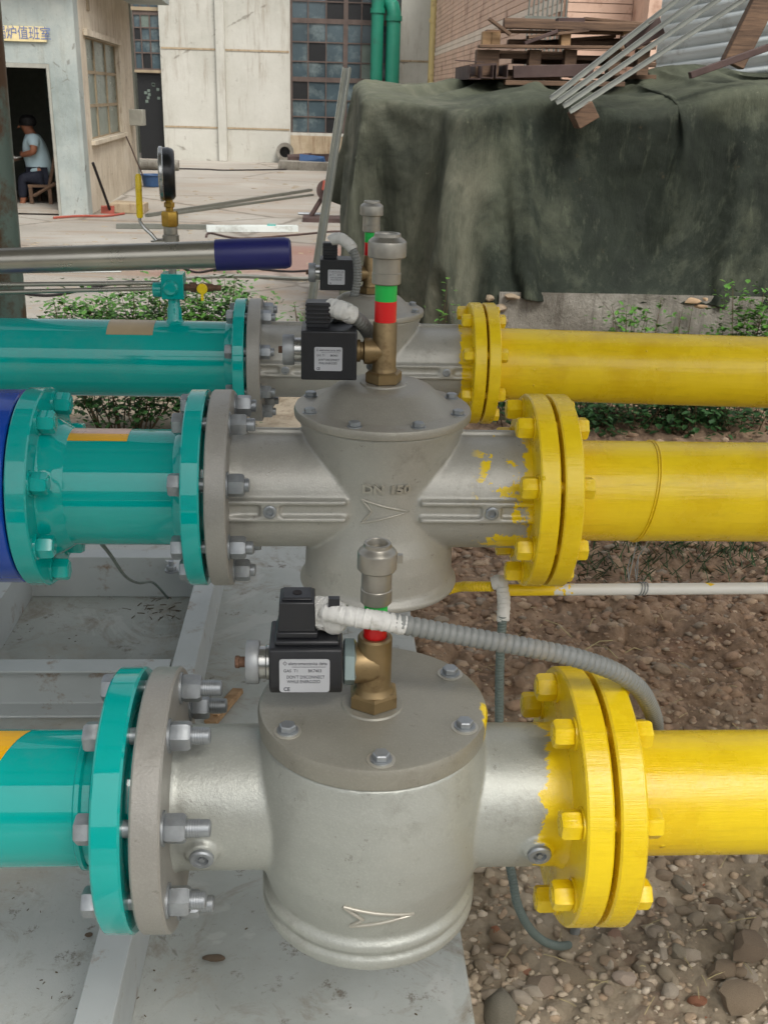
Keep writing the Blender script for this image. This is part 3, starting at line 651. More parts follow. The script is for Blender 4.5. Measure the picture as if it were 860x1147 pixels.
# ---------------- MID / FAR VALVE ----------------
def cone_valve(loc, L0, L1, mat, label, vox, detail=True, ks=1.0):
    v = thing('gas_valve', label, 'gas valve', loc, 'cast gas solenoid valves'); Rn = .1425
    prof = [(0, -.148), (.112, -.148), (.1175, -.145), (.1185, -.139), (.1155, -.135), (.1130, -.133), (.1105, -.125), (.1095, -.095), (.106, -.07), (.099, -.045), (.0945, -.02), (.0935, 0), (.0955, .025), (.1005, .05), (.108, .078), (.115, .098), (.1195, .108), (.1215, .114), (0, .114)]
    def pr_(z):
        for i in range(len(prof)-1):
            if prof[i][1] <= z <= prof[i+1][1] and prof[i+1][1] > prof[i][1] and prof[i][0] > .08: t = (z-prof[i][1])/(prof[i+1][1]-prof[i][1]); return prof[i][0]*(1-t)+prof[i+1][0]*t
        return .1
    g = G(); g.lathe(prof, 96)
    for s, L_ in ((-1, -L0), (1, L1)):
        g.lathe([(0, 0), (.0845, 0), (.0855, L_-.045), (.089, L_-.03), (.089, L_-.01), (0, L_-.01)], 80, frame((0, 0, 0), (s, 0, 0)))
        for zz in (.0125, -.0125): g.box((s*.052 if s > 0 else -(L_-.02), -.0935, zz-.0035), ((L_-.02) if s > 0 else -.052, -.06, zz+.0035))
        for zz in (.0125, -.0125): g.box((s*.052 if s > 0 else -(L_-.02), .06, zz-.0035), ((L_-.02) if s > 0 else -.052, .0935, zz+.0035))
        xq = s*(L_-.085); g.cyl((xq, -.07, 0), (xq, -.0925, 0), .0135, n=28)
        g.box((min(s*.1, s*(L_-.02)), -.005, .078), (max(s*.1, s*(L_-.02)), .005, .0925))
    remeshed(g, 'body', mat, vox, 2, v)
    for s, L_ in ((-1, -L0), (1, L1)):
        xq = s*(L_-.085); g = G(); q = (xq, -.0920, 0)
        g.lathe([(0, 0), (.0095, 0), (.0095, .003), (.008, .004), (.0052, .004), (.0046, .001), (0, .001)], 24, frame(q, (0, -1, 0))); g.obj('test_plug', MT['galv'], v)
    flange('flange', v, L0, L0+.029, Rn, MT['flange'], rf=(-1, .105, .003)); f2 = flange('flange', v, L1-.027, L1, Rn, MT['yellow'], rf=(1, .105, .003)); f2['label'] = 'yellow painted flange'
    g = G(); g.lathe([(0, .1125), (.1215, .1125), (.1255, .115), (.1262, .122), (.1245, .1265), (.122, .1275), (.102, .1280), (.098, .1295), (.070, .1540), (.062, .1580), (.052, .1595), (0, .1600)], 128)
    g.lathe([(.034, .159), (.032, .1620), (0, .1620)], 64)
    lid = g.obj('lid', MT['lid'], v)
    for k in range(8):
        a = rad(22.5+45*k); g = G(); g.cyl((0, 0, 0), (0, 0, .0015), .0100, n=24); g.hexa((0, 0, .0015), (0, 0, .0075), .0082, ph=k); g.obj('lid_bolt', MT['galv'], lid, loc=(.1115*math.cos(a), .1115*math.sin(a), .1275))
    if detail:
        vs, fs = text_mesh('DN 150', .0180, .0030, 'CENTER', 1.15, .0007); g = G(); g.add(wrap([x+Vector((.003, 0, .0012)) for x in vs], pr_, .036), fs); g.obj('raised_lettering', MT['relief'], v)
        g = ridge_loop([(-.031, .0185), (.036, .0005), (-.031, -.0165), (-.017, .0015)], .0017, .003, pr_, 0); g.obj('flow_arrow', MT['relief'], v, sharp=60)
    # head
    z0 = .1615
    g = G(); g.hexa((0, 0, z0), (0, 0, z0+.017), .0262, ph=.2); g.lathe([(.0185, 0), (.0175, .004), (.0168, .006), (.0168, .068), (.0155, .070), (0, .070)], 40, T((0, 0, z0+.0165)))
    zc = .206
    g.lathe([(0, 0), (.0165, 0), (.0165, .018), (.0185, .024), (.0185, .032), (.0125, .034), (.0125, .037), (.0155, .038), (.0155, .043), (0, .043)], 36, frame((.004, 0, zc), (-1, 0, 0)))
    g.obj('brass_stem', MT['brass'], v)
    indicator(v, (0, 0, 0), (.248, .2765), (.2765, .2995), None, (.335, .3665), .0152, .0198, .0262, False)
    g = G(); g.box((-.1150, -.034, zc-.034), (-.0390, .034, zc+.034)); coil = g.obj('coil_housing', MT['black'], v, bevel=.002)
    label_plate(coil, -.078, -.0344, zc-.004, .038, .033)
    g = G(); g.lathe([(0, 0), (.017, 0), (.017, .010), (0, .010)], 30, frame((-.115, 0, zc), (-1, 0, 0))); g.obj('steel_collar', MT['steel'], v)
    g = G(); g.lathe([(0, 0), (.0205, 0), (.0215, .002), (.0215, .014), (.0205, .016), (0, .016)], 30, frame((-.125, 0, zc), (-1, 0, 0))); g.obj('end_knob', MT['zinc'], v)
    g = G(); g.cyl((-.141, 0, zc), (-.147, 0, zc), .005, n=12); g.obj('end_screw', MT['rustbolt'], v)
    g = G(); g.box((-.108, -.014, zc+.034), (-.077, .016, zc+.068))
    for q in range(5): g.box((-.1095, -.0152, zc+.040+q*.0058), (-.0755, .0165, zc+.0432+q*.0058))
    g.obj('connector_box', MT['black'], v, bevel=.0008)
    bolts(v, L0-.0315, L0+.029, .120, 8, .028, MT['galv'], MT['galv'], rad(22.5), .012)
    bolts(v, L1-.027, L1+.032, .120, 8, .028, MT['yellow'], MT['yellow'], rad(22.5), .003, nut_side=-1)
    return v
MX, MY, MZ = .080, 1.41, .963
FX, FY, FZ = .098, 2.38, .915
mv = cone_valve((MX, MY, MZ), -.165-MX+.003, .3195-MX-.003, MT['body_mid'], 'middle grey cast valve with DN 150 lettering, arrow and a bowl-shaped body', .0026)
fv = cone_valve((FX, FY, FZ), -.1815-FX+.003, .362-FX-.003, MT['body_far'], 'farthest grey cast valve, mostly hidden behind the middle valve and its coil', .004, detail=False)

# ---------------- pipes ----------------
def pipe_thing(name, label, cat, loc, group): return thing(name, label, cat, loc, group)
def band(parent, x0, x1, r, a0, a1, mats, split=None, sl=0):
    """sticker strip on a pipe: angles measured from the top towards the viewer"""
    g = G(); n = 18; 
    for k in range(n):
        mi = 0
        if split: mi = 1 if (k+.5)/n < split else 0
        a, b = a0+(a1-a0)*k/n, a0+(a1-a0)*(k+1)/n
        P = [Vector((x, -r*math.sin(t), r*math.cos(t))) for x, t in ((x0, a), (x1-sl*(a-a0), a), (x1-sl*(b-a0), b), (x0, b))]; g.add(P, [(0, 1, 2, 3)], mi)
    return g.obj('sticker', mats, parent, sharp=None)
# near teal
tx0 = -.170
t1 = thing('gas_pipe', 'teal pipe bolted to the left of the nearest valve, yellow sticker at its end', 'pipe', (0, NY, NZ), 'teal gas pipes')
g = G(); g.cyl((-1.6, 0, 0), (tx0-.0295, 0, 0), .0645, n=96); g.obj('pipe', MT['teal'], t1)
flange('flange', t1, tx0-.0297, tx0-.0037, Rn, MT['teal'], hub=(-1, .014, .076, .066), rf=(1, .09, .0028))
pS = at(28, 850, NY-.055); band(t1, pS.x-.5, pS.x-.017, .0650, rad(-20), rad(100), [MT['stick1'], MT['stick1']], sl=.022)
g = G(); g.lathe([(.0652, 0), (.068, .002), (.068, .006), (.0652, .008)], 72, frame((tx0-.058, 0, 0), (1, 0, 0))); g.obj('weld_bead', MT['teal'], t1)
# near yellow
y1 = thing('gas_pipe', 'yellow pipe bolted to the right of the nearest valve', 'pipe', (0, NY, NZ), 'yellow gas pipes')
g = G(); g.cyl((.2575+.026, 0, 0), (1.7, 0, 0), .0605, n=96); g.obj('pipe', MT['yellow'], y1)
flange('flange', y1, .2575+.0027, .2575+.0272, Rn, MT['yellow'], rf=(-1, .09, .0028))
# mid teal spool
t2 = thing('pipe_spool', 'short teal pipe spool with a flange at each end, left of the middle valve', 'pipe', (0, MY, MZ), 'teal gas pipes')
sx1, sx0 = -.165, -.4205
g = G(); g.cyl((sx0+.02, 0, 0), (sx1-.03, 0, 0), .0840, n=96); g.obj('pipe', MT['teal'], t2)
flange('flange', t2, sx1-.0285, sx1-.003, .1425, MT['teal'], hub=(-1, .02, .092, .085), rf=(1, .105, .0028))
flange('flange', t2, sx0, sx0+.028, .1425, MT['teal'], hub=(1, .034, .099, .0850))
band(t2, -.368, -.278, .0844, rad(-28), rad(20), [MT['stick1'], MT['stick2']], .74)
bolts(t2, sx0-.045, sx0+.028, .120, 8, .028, MT['teal'], MT['teal'], rad(22.5), .003, names=('flange_bolt', 'nut'))
# blue butterfly valve with lever
bv = thing('butterfly_valve', 'blue butterfly valve with a long nickel lever and navy grip, at the left edge', 'butterfly valve', (0, MY, MZ))
flange('body', bv, sx0-.06, sx0-.0035, .139, MT['blue'])
g = G(); g.cyl((-.60, 0, .10), (-.60, 0, .335), .022, n=24); g.cyl((-.52, 0, 0), (-.60, 0, .15), .05, n=24); g.cyl((-.6, 0, .28), (-.6, 0, .30), .05, n=24); g.obj('neck', MT['blue'], bv)
LA, LB, LC = at(-25, 293, 1.42), at(242, 285.5, 1.42), at(326, 282, 1.42); off = Vector((0, MY, MZ))
dL = (LC-LA).normalized(); L00 = LA-dL*.06
g = G(); g.lathe([(0, 0), (.0165, 0), (.0172, .2), (.0182, (LB-L00).length), (0, (LB-L00).length)], 40, frame(L00-off, dL)); g.obj('lever', MT['chrome'], bv)
g = G(); n_ = (LC-LB).length; g.lathe([(0, 0), (.0205, 0), (.0208, .002), (.0208, n_-.008), (.019, n_-.002), (.016, n_), (0, n_)], 40, frame(LB-off, dL)); g.obj('grip', MT['grip'], bv)
t2b = thing('gas_pipe', 'teal pipe behind the blue valve at the far left', 'pipe', (0, MY, MZ), 'teal gas pipes')
g = G(); g.cyl((-1.9, 0, 0), (sx0-.062, 0, 0), .0815, n=64); g.obj('pipe', MT['teal'], t2b); flange('flange', t2b, sx0-.09, sx0-.0635, .1425, MT['teal'])
# mid yellow
y2 = thing('gas_pipe', 'yellow pipe bolted to the right of the middle valve, wire wrapped round it', 'pipe', (0, MY, MZ), 'yellow gas pipes')
g = G(); g.cyl((.3195+.028, 0, 0), (2.4, 0, 0), .0745, n=96); g.obj('pipe', MT['yellow'], y2)
flange('flange', y2, .3195+.003, .3195+.0295, .1425, MT['yellow'], rf=(-1, .105, .0028))
# far teal
fx0 = -.1815
t3 = thing('gas_pipe', 'long far teal pipe carrying the pressure gauge', 'pipe', (0, FY, FZ), 'teal gas pipes')
g = G(); g.cyl((-3.0, 0, 0), (fx0-.03, 0, 0), .0885, n=96); g.obj('pipe', MT['teal'], t3)
flange('flange', t3, fx0-.0285, fx0-.003, .1425, MT['teal'], hub=(-1, .024, .097, .089), rf=(1, .105, .0028))
nb = at(196, 360, FY)-Vector((0, FY, FZ))
g = G(); g.lathe([(.030, 0), (.021, .010), (.0165, .018), (.0165, .040), (.0135, .046), (.0135, .085), (0, .085)], 32, T((nb.x, 0, .078))); g.obj('nozzle', MT['teal'], t3)
bt = at(190, 305, FY).z-FZ; bb = at(190, 333, FY).z-FZ
g = G(); g.box((nb.x-.024, -.024, bb), (nb.x+.026, .024, bt)); g.cyl((nb.x-.024, -.0, bb+.018), (nb.x-.046, 0, bb+.018), .0175, n=24, ch=.002); g.lathe([(.018, 0), (.0175, .004), (.013, .008), (0, .009)], 24, frame((nb.x-.003, -.024, bb+.025), (0, -1, 0)))
g.obj('valve_block', MT['teal'], t3, bevel=.0025)
band(t3, at(124, 366, FY).x, at(175, 366, FY).x, .0889, rad(-12), rad(40), [MT['stickw'], MT['stickw']])
g = G(); zz = bb+.024; g.cyl((nb.x+.026, 0, zz), (nb.x+.062, 0, zz), .008, n=16); g.cyl((nb.x+.040, 0, zz), (nb.x+.052, 0, zz), .0115, n=8); g.cyl((nb.x+.062, 0, zz), (nb.x+.09, 0, zz), .0115, .009, n=16); g.cyl((nb.x+.09, 0, zz), (nb.x+.108, 0, zz), .007, n=14); g.obj('drain_cock', MT['rustbolt'], t3)
g = G(); g.cyl((nb.x+.067, -.012, zz), (nb.x+.067, -.022, zz), .012, n=20, ch=.002); g.box((nb.x+.064, -.021, zz-.026), (nb.x+.070, -.017, zz+.010)); g.obj('cock_handle', MT['yellow'], t3)
# far yellow
y3 = thing('gas_pipe', 'farthest yellow pipe, just in front of the low wall', 'pipe', (0, FY, FZ), 'yellow gas pipes')
dv = (at(860, 424.5, 2.30)-at(590, 411.5, 2.38)); d0 = Vector((.362+.028, 0, 0))
g = G(); g.cyl(d0, d0+Vector((2.4, -.085, -.02)), .0845, n=96); g.obj('pipe', MT['yellow'], y3)
flange('flange', y3, .362+.003, .362+.0295, .1425, MT['yellow'], rf=(-1, .105, .0028))
# gasket discs belong to the valves
# steel tubes running into the block
for k, (va, vb) in enumerate(((318, 316.5), (327, 322.5))):
    a = at(-40, va+1, FY); b = at(176, vb, FY); g = G(); g.cyl(a-(b-a)*2, b+Vector((.004, 0, 0)), .0052, n=14)
    tag(g.obj('impulse_tube', MT['chrome']), ('upper' if k == 0 else 'lower')+' thin steel tube running left from the teal block', 'steel tube', 'thin steel tubes')
# gauge
gz = bt+FZ; gp = Vector((nb.x, FY, 0)); nbx = nb.x
gg = thing('pressure_gauge', 'black round pressure gauge seen edge-on above brass fittings and a yellow lever', 'pressure gauge', (nbx, FY, gz))
def zv(v): return at(190, v, FY).z-gz
g = G(); g.cyl((0, 0, -.004), (0, 0, zv(296)), .009, n=18); g.cyl((0, 0, zv(298)), (0, 0, zv(270)), .0145, n=24, ch=.002); g.hexa((0, 0, zv(271)), (0, 0, zv(262)), .0185, ph=.3); g.cyl((0, 0, zv(262)), (0, 0, zv(253)), .0155, n=24, ch=.001); g.cyl((-.004, 0, zv(272)), (-.034, 0, zv(272)), .010, n=14)
g.box((-.044, -.006, zv(271)), (-.006, .006, zv(269.5))); g.obj('ball_valve', MT['head'], gg)
g = G(); g.hexa((0, 0, zv(253)), (0, 0, zv(236)), .0195, ph=.5); g.cyl((0, 0, zv(237)), (0, 0, zv(220)), .0085, n=14); g.hexa((0, 0, zv(232)), (0, 0, zv(226)), .0115); g.obj('brass_fitting', MT['brassb'], gg)
pp = [at(176, 268, FY), at(170, 261, FY), at(162, 254, FY), at(157.5, 247, FY), at(157, 240, FY)]; pp = [p-Vector((nbx, FY, gz))+Vector((0, -.01, 0)) for p in pp]
g = G(); g.tube(pp, .0042, 8); hd = g.obj('handle_stem', MT['steel'], gg)
a, b = [at(157.5, 243, FY)-Vector((nbx, FY+.01, gz)), at(155.5, 194, FY)-Vector((nbx, FY+.01, gz))]
g = G(); g.lathe([(0, 0), (.006, 0), (.0072, .004), (.0068, (b-a).length-.005), (.004, (b-a).length), (0, (b-a).length)], 14, frame(a, b-a)); g.obj('handle_sleeve', MT['yellow'], gg)
gc = at(187.5, 194.5, FY)-Vector((nbx, FY, gz)); Mg = T(gc) @ R('Z', rad(7)) @ R('Y', rad(-90)) 
g = G(); g.lathe([(0, -.016), (.048, -.016), (.053, -.012), (.0555, -.004), (.0555, .012), (0, .012)], 64, Mg); g.obj('dial_case', MT['black2'], gg)
g = G(); g.lathe([(.0555, .008), (.0575, .010), (.0575, .016), (.054, .018), (.050, .0185), (.050, .014)], 64, Mg); g.obj('rim', MT['steel'], gg)
g = G(); g.lathe([(0, .0145), (.0505, .0145)], 48, Mg); g.obj('dial', simple('white_dial', (220, 220, 214), .5), gg)

# ---------------- conduits ----------------
hc = thing('flexible_conduit', 'thick grey ribbed conduit with white tape, arching over the near yellow flange', 'conduit', (0, 0, 0), 'flexible conduits')
o = Vector((NX, NY, NZ))
st = o+Vector((-.054, 0, .205)); pts = [at(425, 695, .798), at(452, 700, .797), at(500, 709, .797), (at(550, 718, .797)), at(605, 728, .796), at(652, 739, .798), at(697, 757, .815), at(724, 784, .86), at(733, 825, .93)]
pts[-1].z -= 0; e = pts[-1]; pts += [Vector((e.x-.006, e.y+.02, e.z-.09)), Vector((.365, 1.03, .62)), Vector((.405, 1.2, .38)), Vector((.445, 1.37, .2)), Vector((.455, 1.42, .07))]
hose('hose', pts, .0090, MT['hose'], hc)
tape_wrap('tape', [st+Vector((.001, 0, -.004)), st+Vector((.010, -.002, -.004)), st+Vector((.019, -.004, -.007))], .0150, hc, seed=5)
tape_wrap('tape', [at(366, 685, .812), at(380, 688, .806), at(400, 692, .800), at(423, 695, .797), at(455, 701, .797)], .0086, hc, seed=6)
g = G(); p = at(374, 674, .808); g.box((-.005, -.003, -.004), (.005, .003, .004), T(p)); g.obj('clamp', MT['black'], hc)
hm = thing('flexible_conduit', 'grey ribbed conduit with white tape curving from the middle coil behind its brass stem', 'conduit', (0, 0, 0), 'flexible conduits')
q = [at(371, 345, 1.41), at(384, 348, 1.40), at(398, 356, 1.41), at(410, 368, 1.435), at(417, 385, 1.46), at(418, 412, 1.475)]
hose('hose', q[1:], .0105, MT['hose'], hm); tape_wrap('tape', q[:2]+[at(394, 353, 1.405)], .0128, hm, seed=8)
hose('hose', [at(370, 354, 1.435), at(395, 358, 1.455), at(412, 372, 1.475), at(420, 400, 1.49)], .0095, MT['hose'], hm)
hf = thing('flexible_conduit', 'grey ribbed conduit with white tape hanging from the farthest coil', 'conduit', (0, 0, 0), 'flexible conduits')
q = [at(372, 268, 2.37), at(382, 267, 2.36), at(392, 275, 2.355), at(399, 290, 2.35), at(400, 312, 2.35), at(396, 335, 2.36), at(394, 350, 2.42)]
hose('hose', q[2:], .0105, MT['hose'], hf); tape_wrap('tape', q[:3]+[at(395, 279, 2.353)], .0128, hf, seed=9)
hb = thing('flexible_conduit', 'thin dark ribbed conduit hanging from the taped joint down to the soil', 'conduit', (0, 0, 0), 'flexible conduits')
q = [at(563, 690, 1.39), at(560, 735, 1.385), at(559, 800, 1.37), at(560, 870, 1.33), at(566, 940, 1.28), at(574, 985, 1.26), at(580, 1015, 1.25), at(593, 1040, 1.26), at(608, 1054, 1.285), at(625, 1060, 1.31), Vector((.445, 1.40, .09))]
hose('hose', q, .0072, MT['hose2'], hb, pitch=.005)
wp = thing('hanging_pipe', 'thin white pipe hung with wire below the middle yellow pipe, left end painted yellow', 'pipe')
g = G(); a = at(566, 661, 1.41); b = at(860, 659, 1.41); g.cyl(a, b+(b-a)*3, .0092, n=24); g.obj('pipe', MT['whitepipe'], wp)
tape_wrap('taped_elbow', [at(551, 654, 1.41), at(560, 651, 1.41), at(563, 662, 1.405), at(564, 678, 1.40), at(563, 697, 1.39)], .0098, wp, seed=12)
hose('yellow_hose', [at(480, 668, 1.47), at(512, 658, 1.46), at(530, 657, 1.43), at(552, 657, 1.412)], .0082, MT['yellow'], wp, pitch=.005)
tw = thing('tie_wire', 'thin galvanised wire looped round the yellow pipe and holding the white pipe', 'wire')
g = G()
for x, sl, ph in ((at(744, 550, 1.34).x, .012, 0), (at(747, 550, 1.34).x, .014, .02)):
    pts = []
    for k in range(49):
        a = rad(90+360*k/48); pts.append(Vector((x+.0-(1-math.sin(a))*.5*.022+.004*math.cos(a), MY+.0757*math.cos(a), MZ+.0757*math.sin(a))))
    g.tube(pts, .0011, 6)
g.obj('pipe_loop', MT['yellow'], tw)
g = G(); x0 = at(715, 620, 1.38).x
for dx in (0, .012):
    pts = [Vector((x0+dx*1.5, MY-.015, MZ-.073)), Vector((x0+dx*.6-.003, MY-.018, MZ-.10)), Vector((x0+dx-.004, MY-.014, MZ-.132)), Vector((x0+dx, MY-.001, MZ-.1475)), Vector((x0+dx, MY+.012, MZ-.133)), Vector((x0+dx, MY+.004, MZ-.112))]
    g.tube(pts, .0009, 6)
for dx in (.018, .0225, .027):
    zc_ = at(735, 659.5, 1.41).z; pts = [Vector((x0+dx+.003*math.sin(k/3), MY+.0103*math.cos(2*PI*k/16), zc_+.0103*math.sin(2*PI*k/16))) for k in range(17)]; g.tube(pts, .0009, 6)
g.obj('hanger', MT['galv'], tw)
g = G(); g.tube(corrugated([at(112, 607, 1.37), at(124, 622, 1.5), at(140, 645, 1.75), at(155, 653, 2.0), at(172, 653, 2.3), b_+Vector((-.01, -.02, -.03))], 1, 0)[0], .0030, 8)
tag(g.obj('ground_wire', MT['hose2']), 'dark green ground wire from the teal spool down to the frame bolt', 'wire')

# ---------------- tarp covered pile ----------------
XL, YF = .06, 6.05
def ztop(x):
    X = [-.5, .06, .35, .8, 1.2, 1.5, 2.0, 2.5, 3.4, 6]; Z = [1.43, 1.43, 1.41, 1.46, 1.46, 1.46, 1.50, 1.55, 1.60, 1.6]
    return float(sum(np.interp(x+d, X, Z) for d in (-.2, -.1, 0, .1, .2))/5)+.035*math.sin(x*5.1+1)
def drape():
    """let a sheet fall over the pile and return its settled shape as a grid of points"""
    tmp = []
    def col_obj(V, F, thick=.03):
        me = bpy.data.meshes.new('pile'); me.from_pydata(V, [], F); me.validate()
        bm = bmesh.new(); bm.from_mesh(me); bmesh.ops.recalc_face_normals(bm, faces=bm.faces); bm.to_mesh(me); bm.free()
        o = bpy.data.objects.new('pile', me); C.objects.link(o); o.modifiers.new('c', 'COLLISION'); o.collision.thickness_outer = thick; o.collision.cloth_friction = 12; tmp.append(o)
    def yf(x): return 6.14 if x > .74 else 6.50
    xs = np.concatenate([np.linspace(.27, .72, 8), [.735, .745], np.linspace(.76, 5.2, 40)]); n = len(xs); T_ = [0, .06, .2, .4, .6, .8, 1]
    V = [(x, yf(x)+(8.4-yf(x))*t, ztop(x)-.03*(t == 0)+.07*noise.noise(Vector((x*1.7, (yf(x)+(8.4-yf(x))*t)*1.7, 0)))+.035*(yf(x)+(8.4-yf(x))*t-6.1)) for t in T_ for x in xs]
    F = [(j*n+i, j*n+i+1, (j+1)*n+i+1, (j+1)*n+i) for j in range(len(T_)-1) for i in range(n-1)]; k = len(V); j0 = (len(T_)-1)*n
    V += [(x, yf(x), -.1) for x in xs]+[(x, 8.4, -.1) for x in xs]
    for i in range(n-1): F.append((k+i, k+i+1, i+1, i)); F.append((j0+i, j0+i+1, k+n+i+1, k+n+i))
    F.append(tuple([j*n for j in range(len(T_))]+[k+n, k])); col_obj(V, F)
    col_obj([(-9, -1, 0), (9, -1, 0), (9, 14, 0), (-9, 14, 0)], [(0, 1, 2, 3)], .01)
    wv = [(x, y, z) for z in (-.1, .44) for y in (5.9, 6.1) for x in (1.0, 5.4)]; col_obj(wv, [(0, 2, 3, 1), (4, 5, 7, 6), (0, 1, 5, 4), (2, 6, 7, 3), (0, 4, 6, 2), (1, 3, 7, 5)], .02)
    nx, ny = 112, 68; X = np.linspace(-.42, 4.4, nx); Y = np.linspace(4.98, 8.0, ny)
    me = bpy.data.meshes.new('sheet'); me.from_pydata([(x, y, ztop(x)+.035*max(0, y-6.1)+.11+.01*noise.noise(Vector((x*2, y*2, 0)))) for y in Y for x in X], [], [(j*nx+i, j*nx+i+1, (j+1)*nx+i+1, (j+1)*nx+i) for j in range(ny-1) for i in range(nx-1)])
    cl = bpy.data.objects.new('sheet', me); C.objects.link(cl); tmp.append(cl)
    vg = cl.vertex_groups.new(name='pin'); vg.add([j*nx+i for j in range(ny-4, ny) for i in range(18, nx)], 1.0, 'REPLACE')
    m = cl.modifiers.new('cl', 'CLOTH'); s = m.settings; s.vertex_group_mass = 'pin'
    s.quality = 5; s.mass = .4; s.tension_stiffness = s.compression_stiffness = 25; s.shear_stiffness = 8; s.bending_stiffness = .12; s.air_damping = 1.2; s.shrink_min = -.20
    s.tension_damping = s.compression_damping = 15; s.shear_damping = 10
    m.collision_settings.use_self_collision = False; m.collision_settings.distance_min = .012; m.collision_settings.collision_quality = 3
    m.point_cache.frame_start = 1; m.point_cache.frame_end = 62
    for f in range(1, 63): S.frame_set(f)
    em = cl.evaluated_get(bpy.context.evaluated_depsgraph_get()).to_mesh(); A = np.zeros(len(em.vertices)*3, np.float32); em.vertices.foreach_get('co', A)
    for o in tmp: bpy.data.objects.remove(o)
    S.frame_set(1); return A.reshape(ny, nx, 3)
def hem(x): return float(np.interp(x, [.55, .95, 1.1, 5], [.14, .30, .43, .41]))+.012*math.sin(x*7)+.006*math.sin(x*23)
A_ = drape(); cols_ = []
for i in range(A_.shape[1]):                      # trim every column of the sheet at the hem line
    c = A_[:, i].astype(float); k = 0
    for j in range(40):
        if c[j, 2] < hem(c[j, 0]): k = j+1
    if k > 0:
        a, b = c[k-1], c[k]; t = (hem(a[0])-a[2])/(b[2]-a[2]) if b[2] > a[2] else 0; c = np.vstack([a+(b-a)*t, c[k:]])
    d = np.r_[0, np.cumsum(np.linalg.norm(np.diff(c, axis=0), axis=1))]; s_ = np.linspace(0, 1, 80)**1.1*d[-1]
    cols_.append(np.stack([np.interp(s_, d, c[:, q]) for q in range(3)], 1))
B_ = np.array(cols_); B_[:, :, 0] -= .05; NU, nr = B_.shape[:2]; V = B_.reshape(-1, 3)
F = [(i*nr+j, (i+1)*nr+j, (i+1)*nr+j+1, i*nr+j+1) for i in range(NU-1) for j in range(nr-1)]
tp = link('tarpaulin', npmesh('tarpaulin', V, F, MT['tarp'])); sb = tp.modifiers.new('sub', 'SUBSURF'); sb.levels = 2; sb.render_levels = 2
_tx = bpy.data.textures.new('wrinkle', 'CLOUDS'); _tx.noise_scale = .09; _tx.noise_depth = 3; dm = tp.modifiers.new('d', 'DISPLACE'); dm.texture = _tx; dm.strength = .010; dm.mid_level = .5
_tx = bpy.data.textures.new('wrinkle2', 'CLOUDS'); _tx.noise_scale = .35; _tx.noise_depth = 1; dm = tp.modifiers.new('d', 'DISPLACE'); dm.texture = _tx; dm.strength = .022; dm.mid_level = .5
sm = tp.modifiers.new('sol', 'SOLIDIFY'); sm.thickness = .005
tag(tp, 'large dirty dark green tarpaulin draped over the material pile behind the yellow pipes', 'tarpaulin')
g = G(); g.box((.8, 6.7, 0), (4.4, 7.7, 1.36)); tag(g.obj('material_pile', MT['wood']), 'stack of material hidden under the green tarpaulin', 'material pile')

# low wall
lw = thing('low_wall', 'low stained concrete wall under the edge of the tarpaulin, right of the valves', 'wall')
V = []; nxw, nzw = 200, 26
for j in range(nzw):
    for i in range(nxw):
        x = .98+3.64*i/(nxw-1); z = -.02+.50*j/(nzw-1); V.append((x, 5.86+.012*noise.noise(Vector((x*6, z*6, 0)))+.006*noise.noise(Vector((x*25, z*25, 0))), z))
F = [(j*nxw+i, j*nxw+i+1, (j+1)*nxw+i+1, (j+1)*nxw+i) for j in range(nzw-1) for i in range(nxw-1)]
k0 = len(V); 
link('wall_face', npmesh('wall_face', V, F, MT['lowwall']), lw)
g = G(); g.box((1.02, 5.875, -.02), (4.62, 6.02, .475)); g.obj('wall_core', MT['lowwall'], lw)
for (u, v, r) in ((548, 334, .035), (560, 345, .045), (572, 332, .035), (545, 350, .04), (556, 360, .05), (776, 337, .035), (785, 343, .025), (790, 335, .02)):
    q = at(u, v, 5.84 if u < 700 else 5.78); o = link('rubble_stone', rock_me[int(u) % 14], lw); o.location = q; o.scale = (r*1.4, r, r*.8); o.color = lin((142, 128, 108)) if u < 700 else lin((176, 150, 120)); o.rotation_euler = (0, 0, u)

# ---------------- pallets and timber on the pile ----------------
PY = 7.35
def bar3(g, u0, v0, u1, v1, Y, th, dp, mi=0):
    """board between two photo points at depth Y; th = height, dp = depth"""
    a, b = at(u0, v0, Y), at(u1, v1, Y); up = Vector((0, 0, 1)); d = (b-a).normalized(); n = Vector((0, 1, 0)); w = n.cross(d).normalized()
    g.add([a-w*th/2, b-w*th/2, b+w*th/2, a+w*th/2, a-w*th/2+n*dp, b-w*th/2+n*dp, b+w*th/2+n*dp, a+w*th/2+n*dp], [(0, 1, 2, 3), (7, 6, 5, 4), (0, 4, 5, 1), (1, 5, 6, 2), (2, 6, 7, 3), (3, 7, 4, 0)], mi)
def pallet(label, zoff, sc=1):
    return thing('wooden_pallet', label, 'pallet', (0, 0, 0), 'wooden pallets on the pile')
pa = pallet('brown wooden pallet lying lower on top of the tarpaulin pile', 0)
pb = pallet('brown wooden pallet stacked highest on the pile, one end tilted', 0)
def bd(par, *a, mat='wood', nm='board'):
    g = G(); bar3(g, *a); g.obj(nm, MT[mat], par, bevel=.003)
for k in range(7): bd(pa, 537, 51+0*k, 735, 53, PY+.12*k, .020, .085)
for k in range(5): bd(pa, 527+(k % 2)*4, 87-2*k, 628, 87-2*k, PY+.02+.2*k, .018, .09)
for (u, w_) in ((541, 11), (553, 10), (600, 14), (640, 12), (690, 14), (722, 12)):
    for k in range(2):
        a = at(u, 56, PY+.06+.5*k); g = G(); g.box((a.x-.04, a.y, a.z-.155), (a.x+.04, a.y+.1, a.z+.005)); g.obj('block', MT['wood'], pa, bevel=.003)
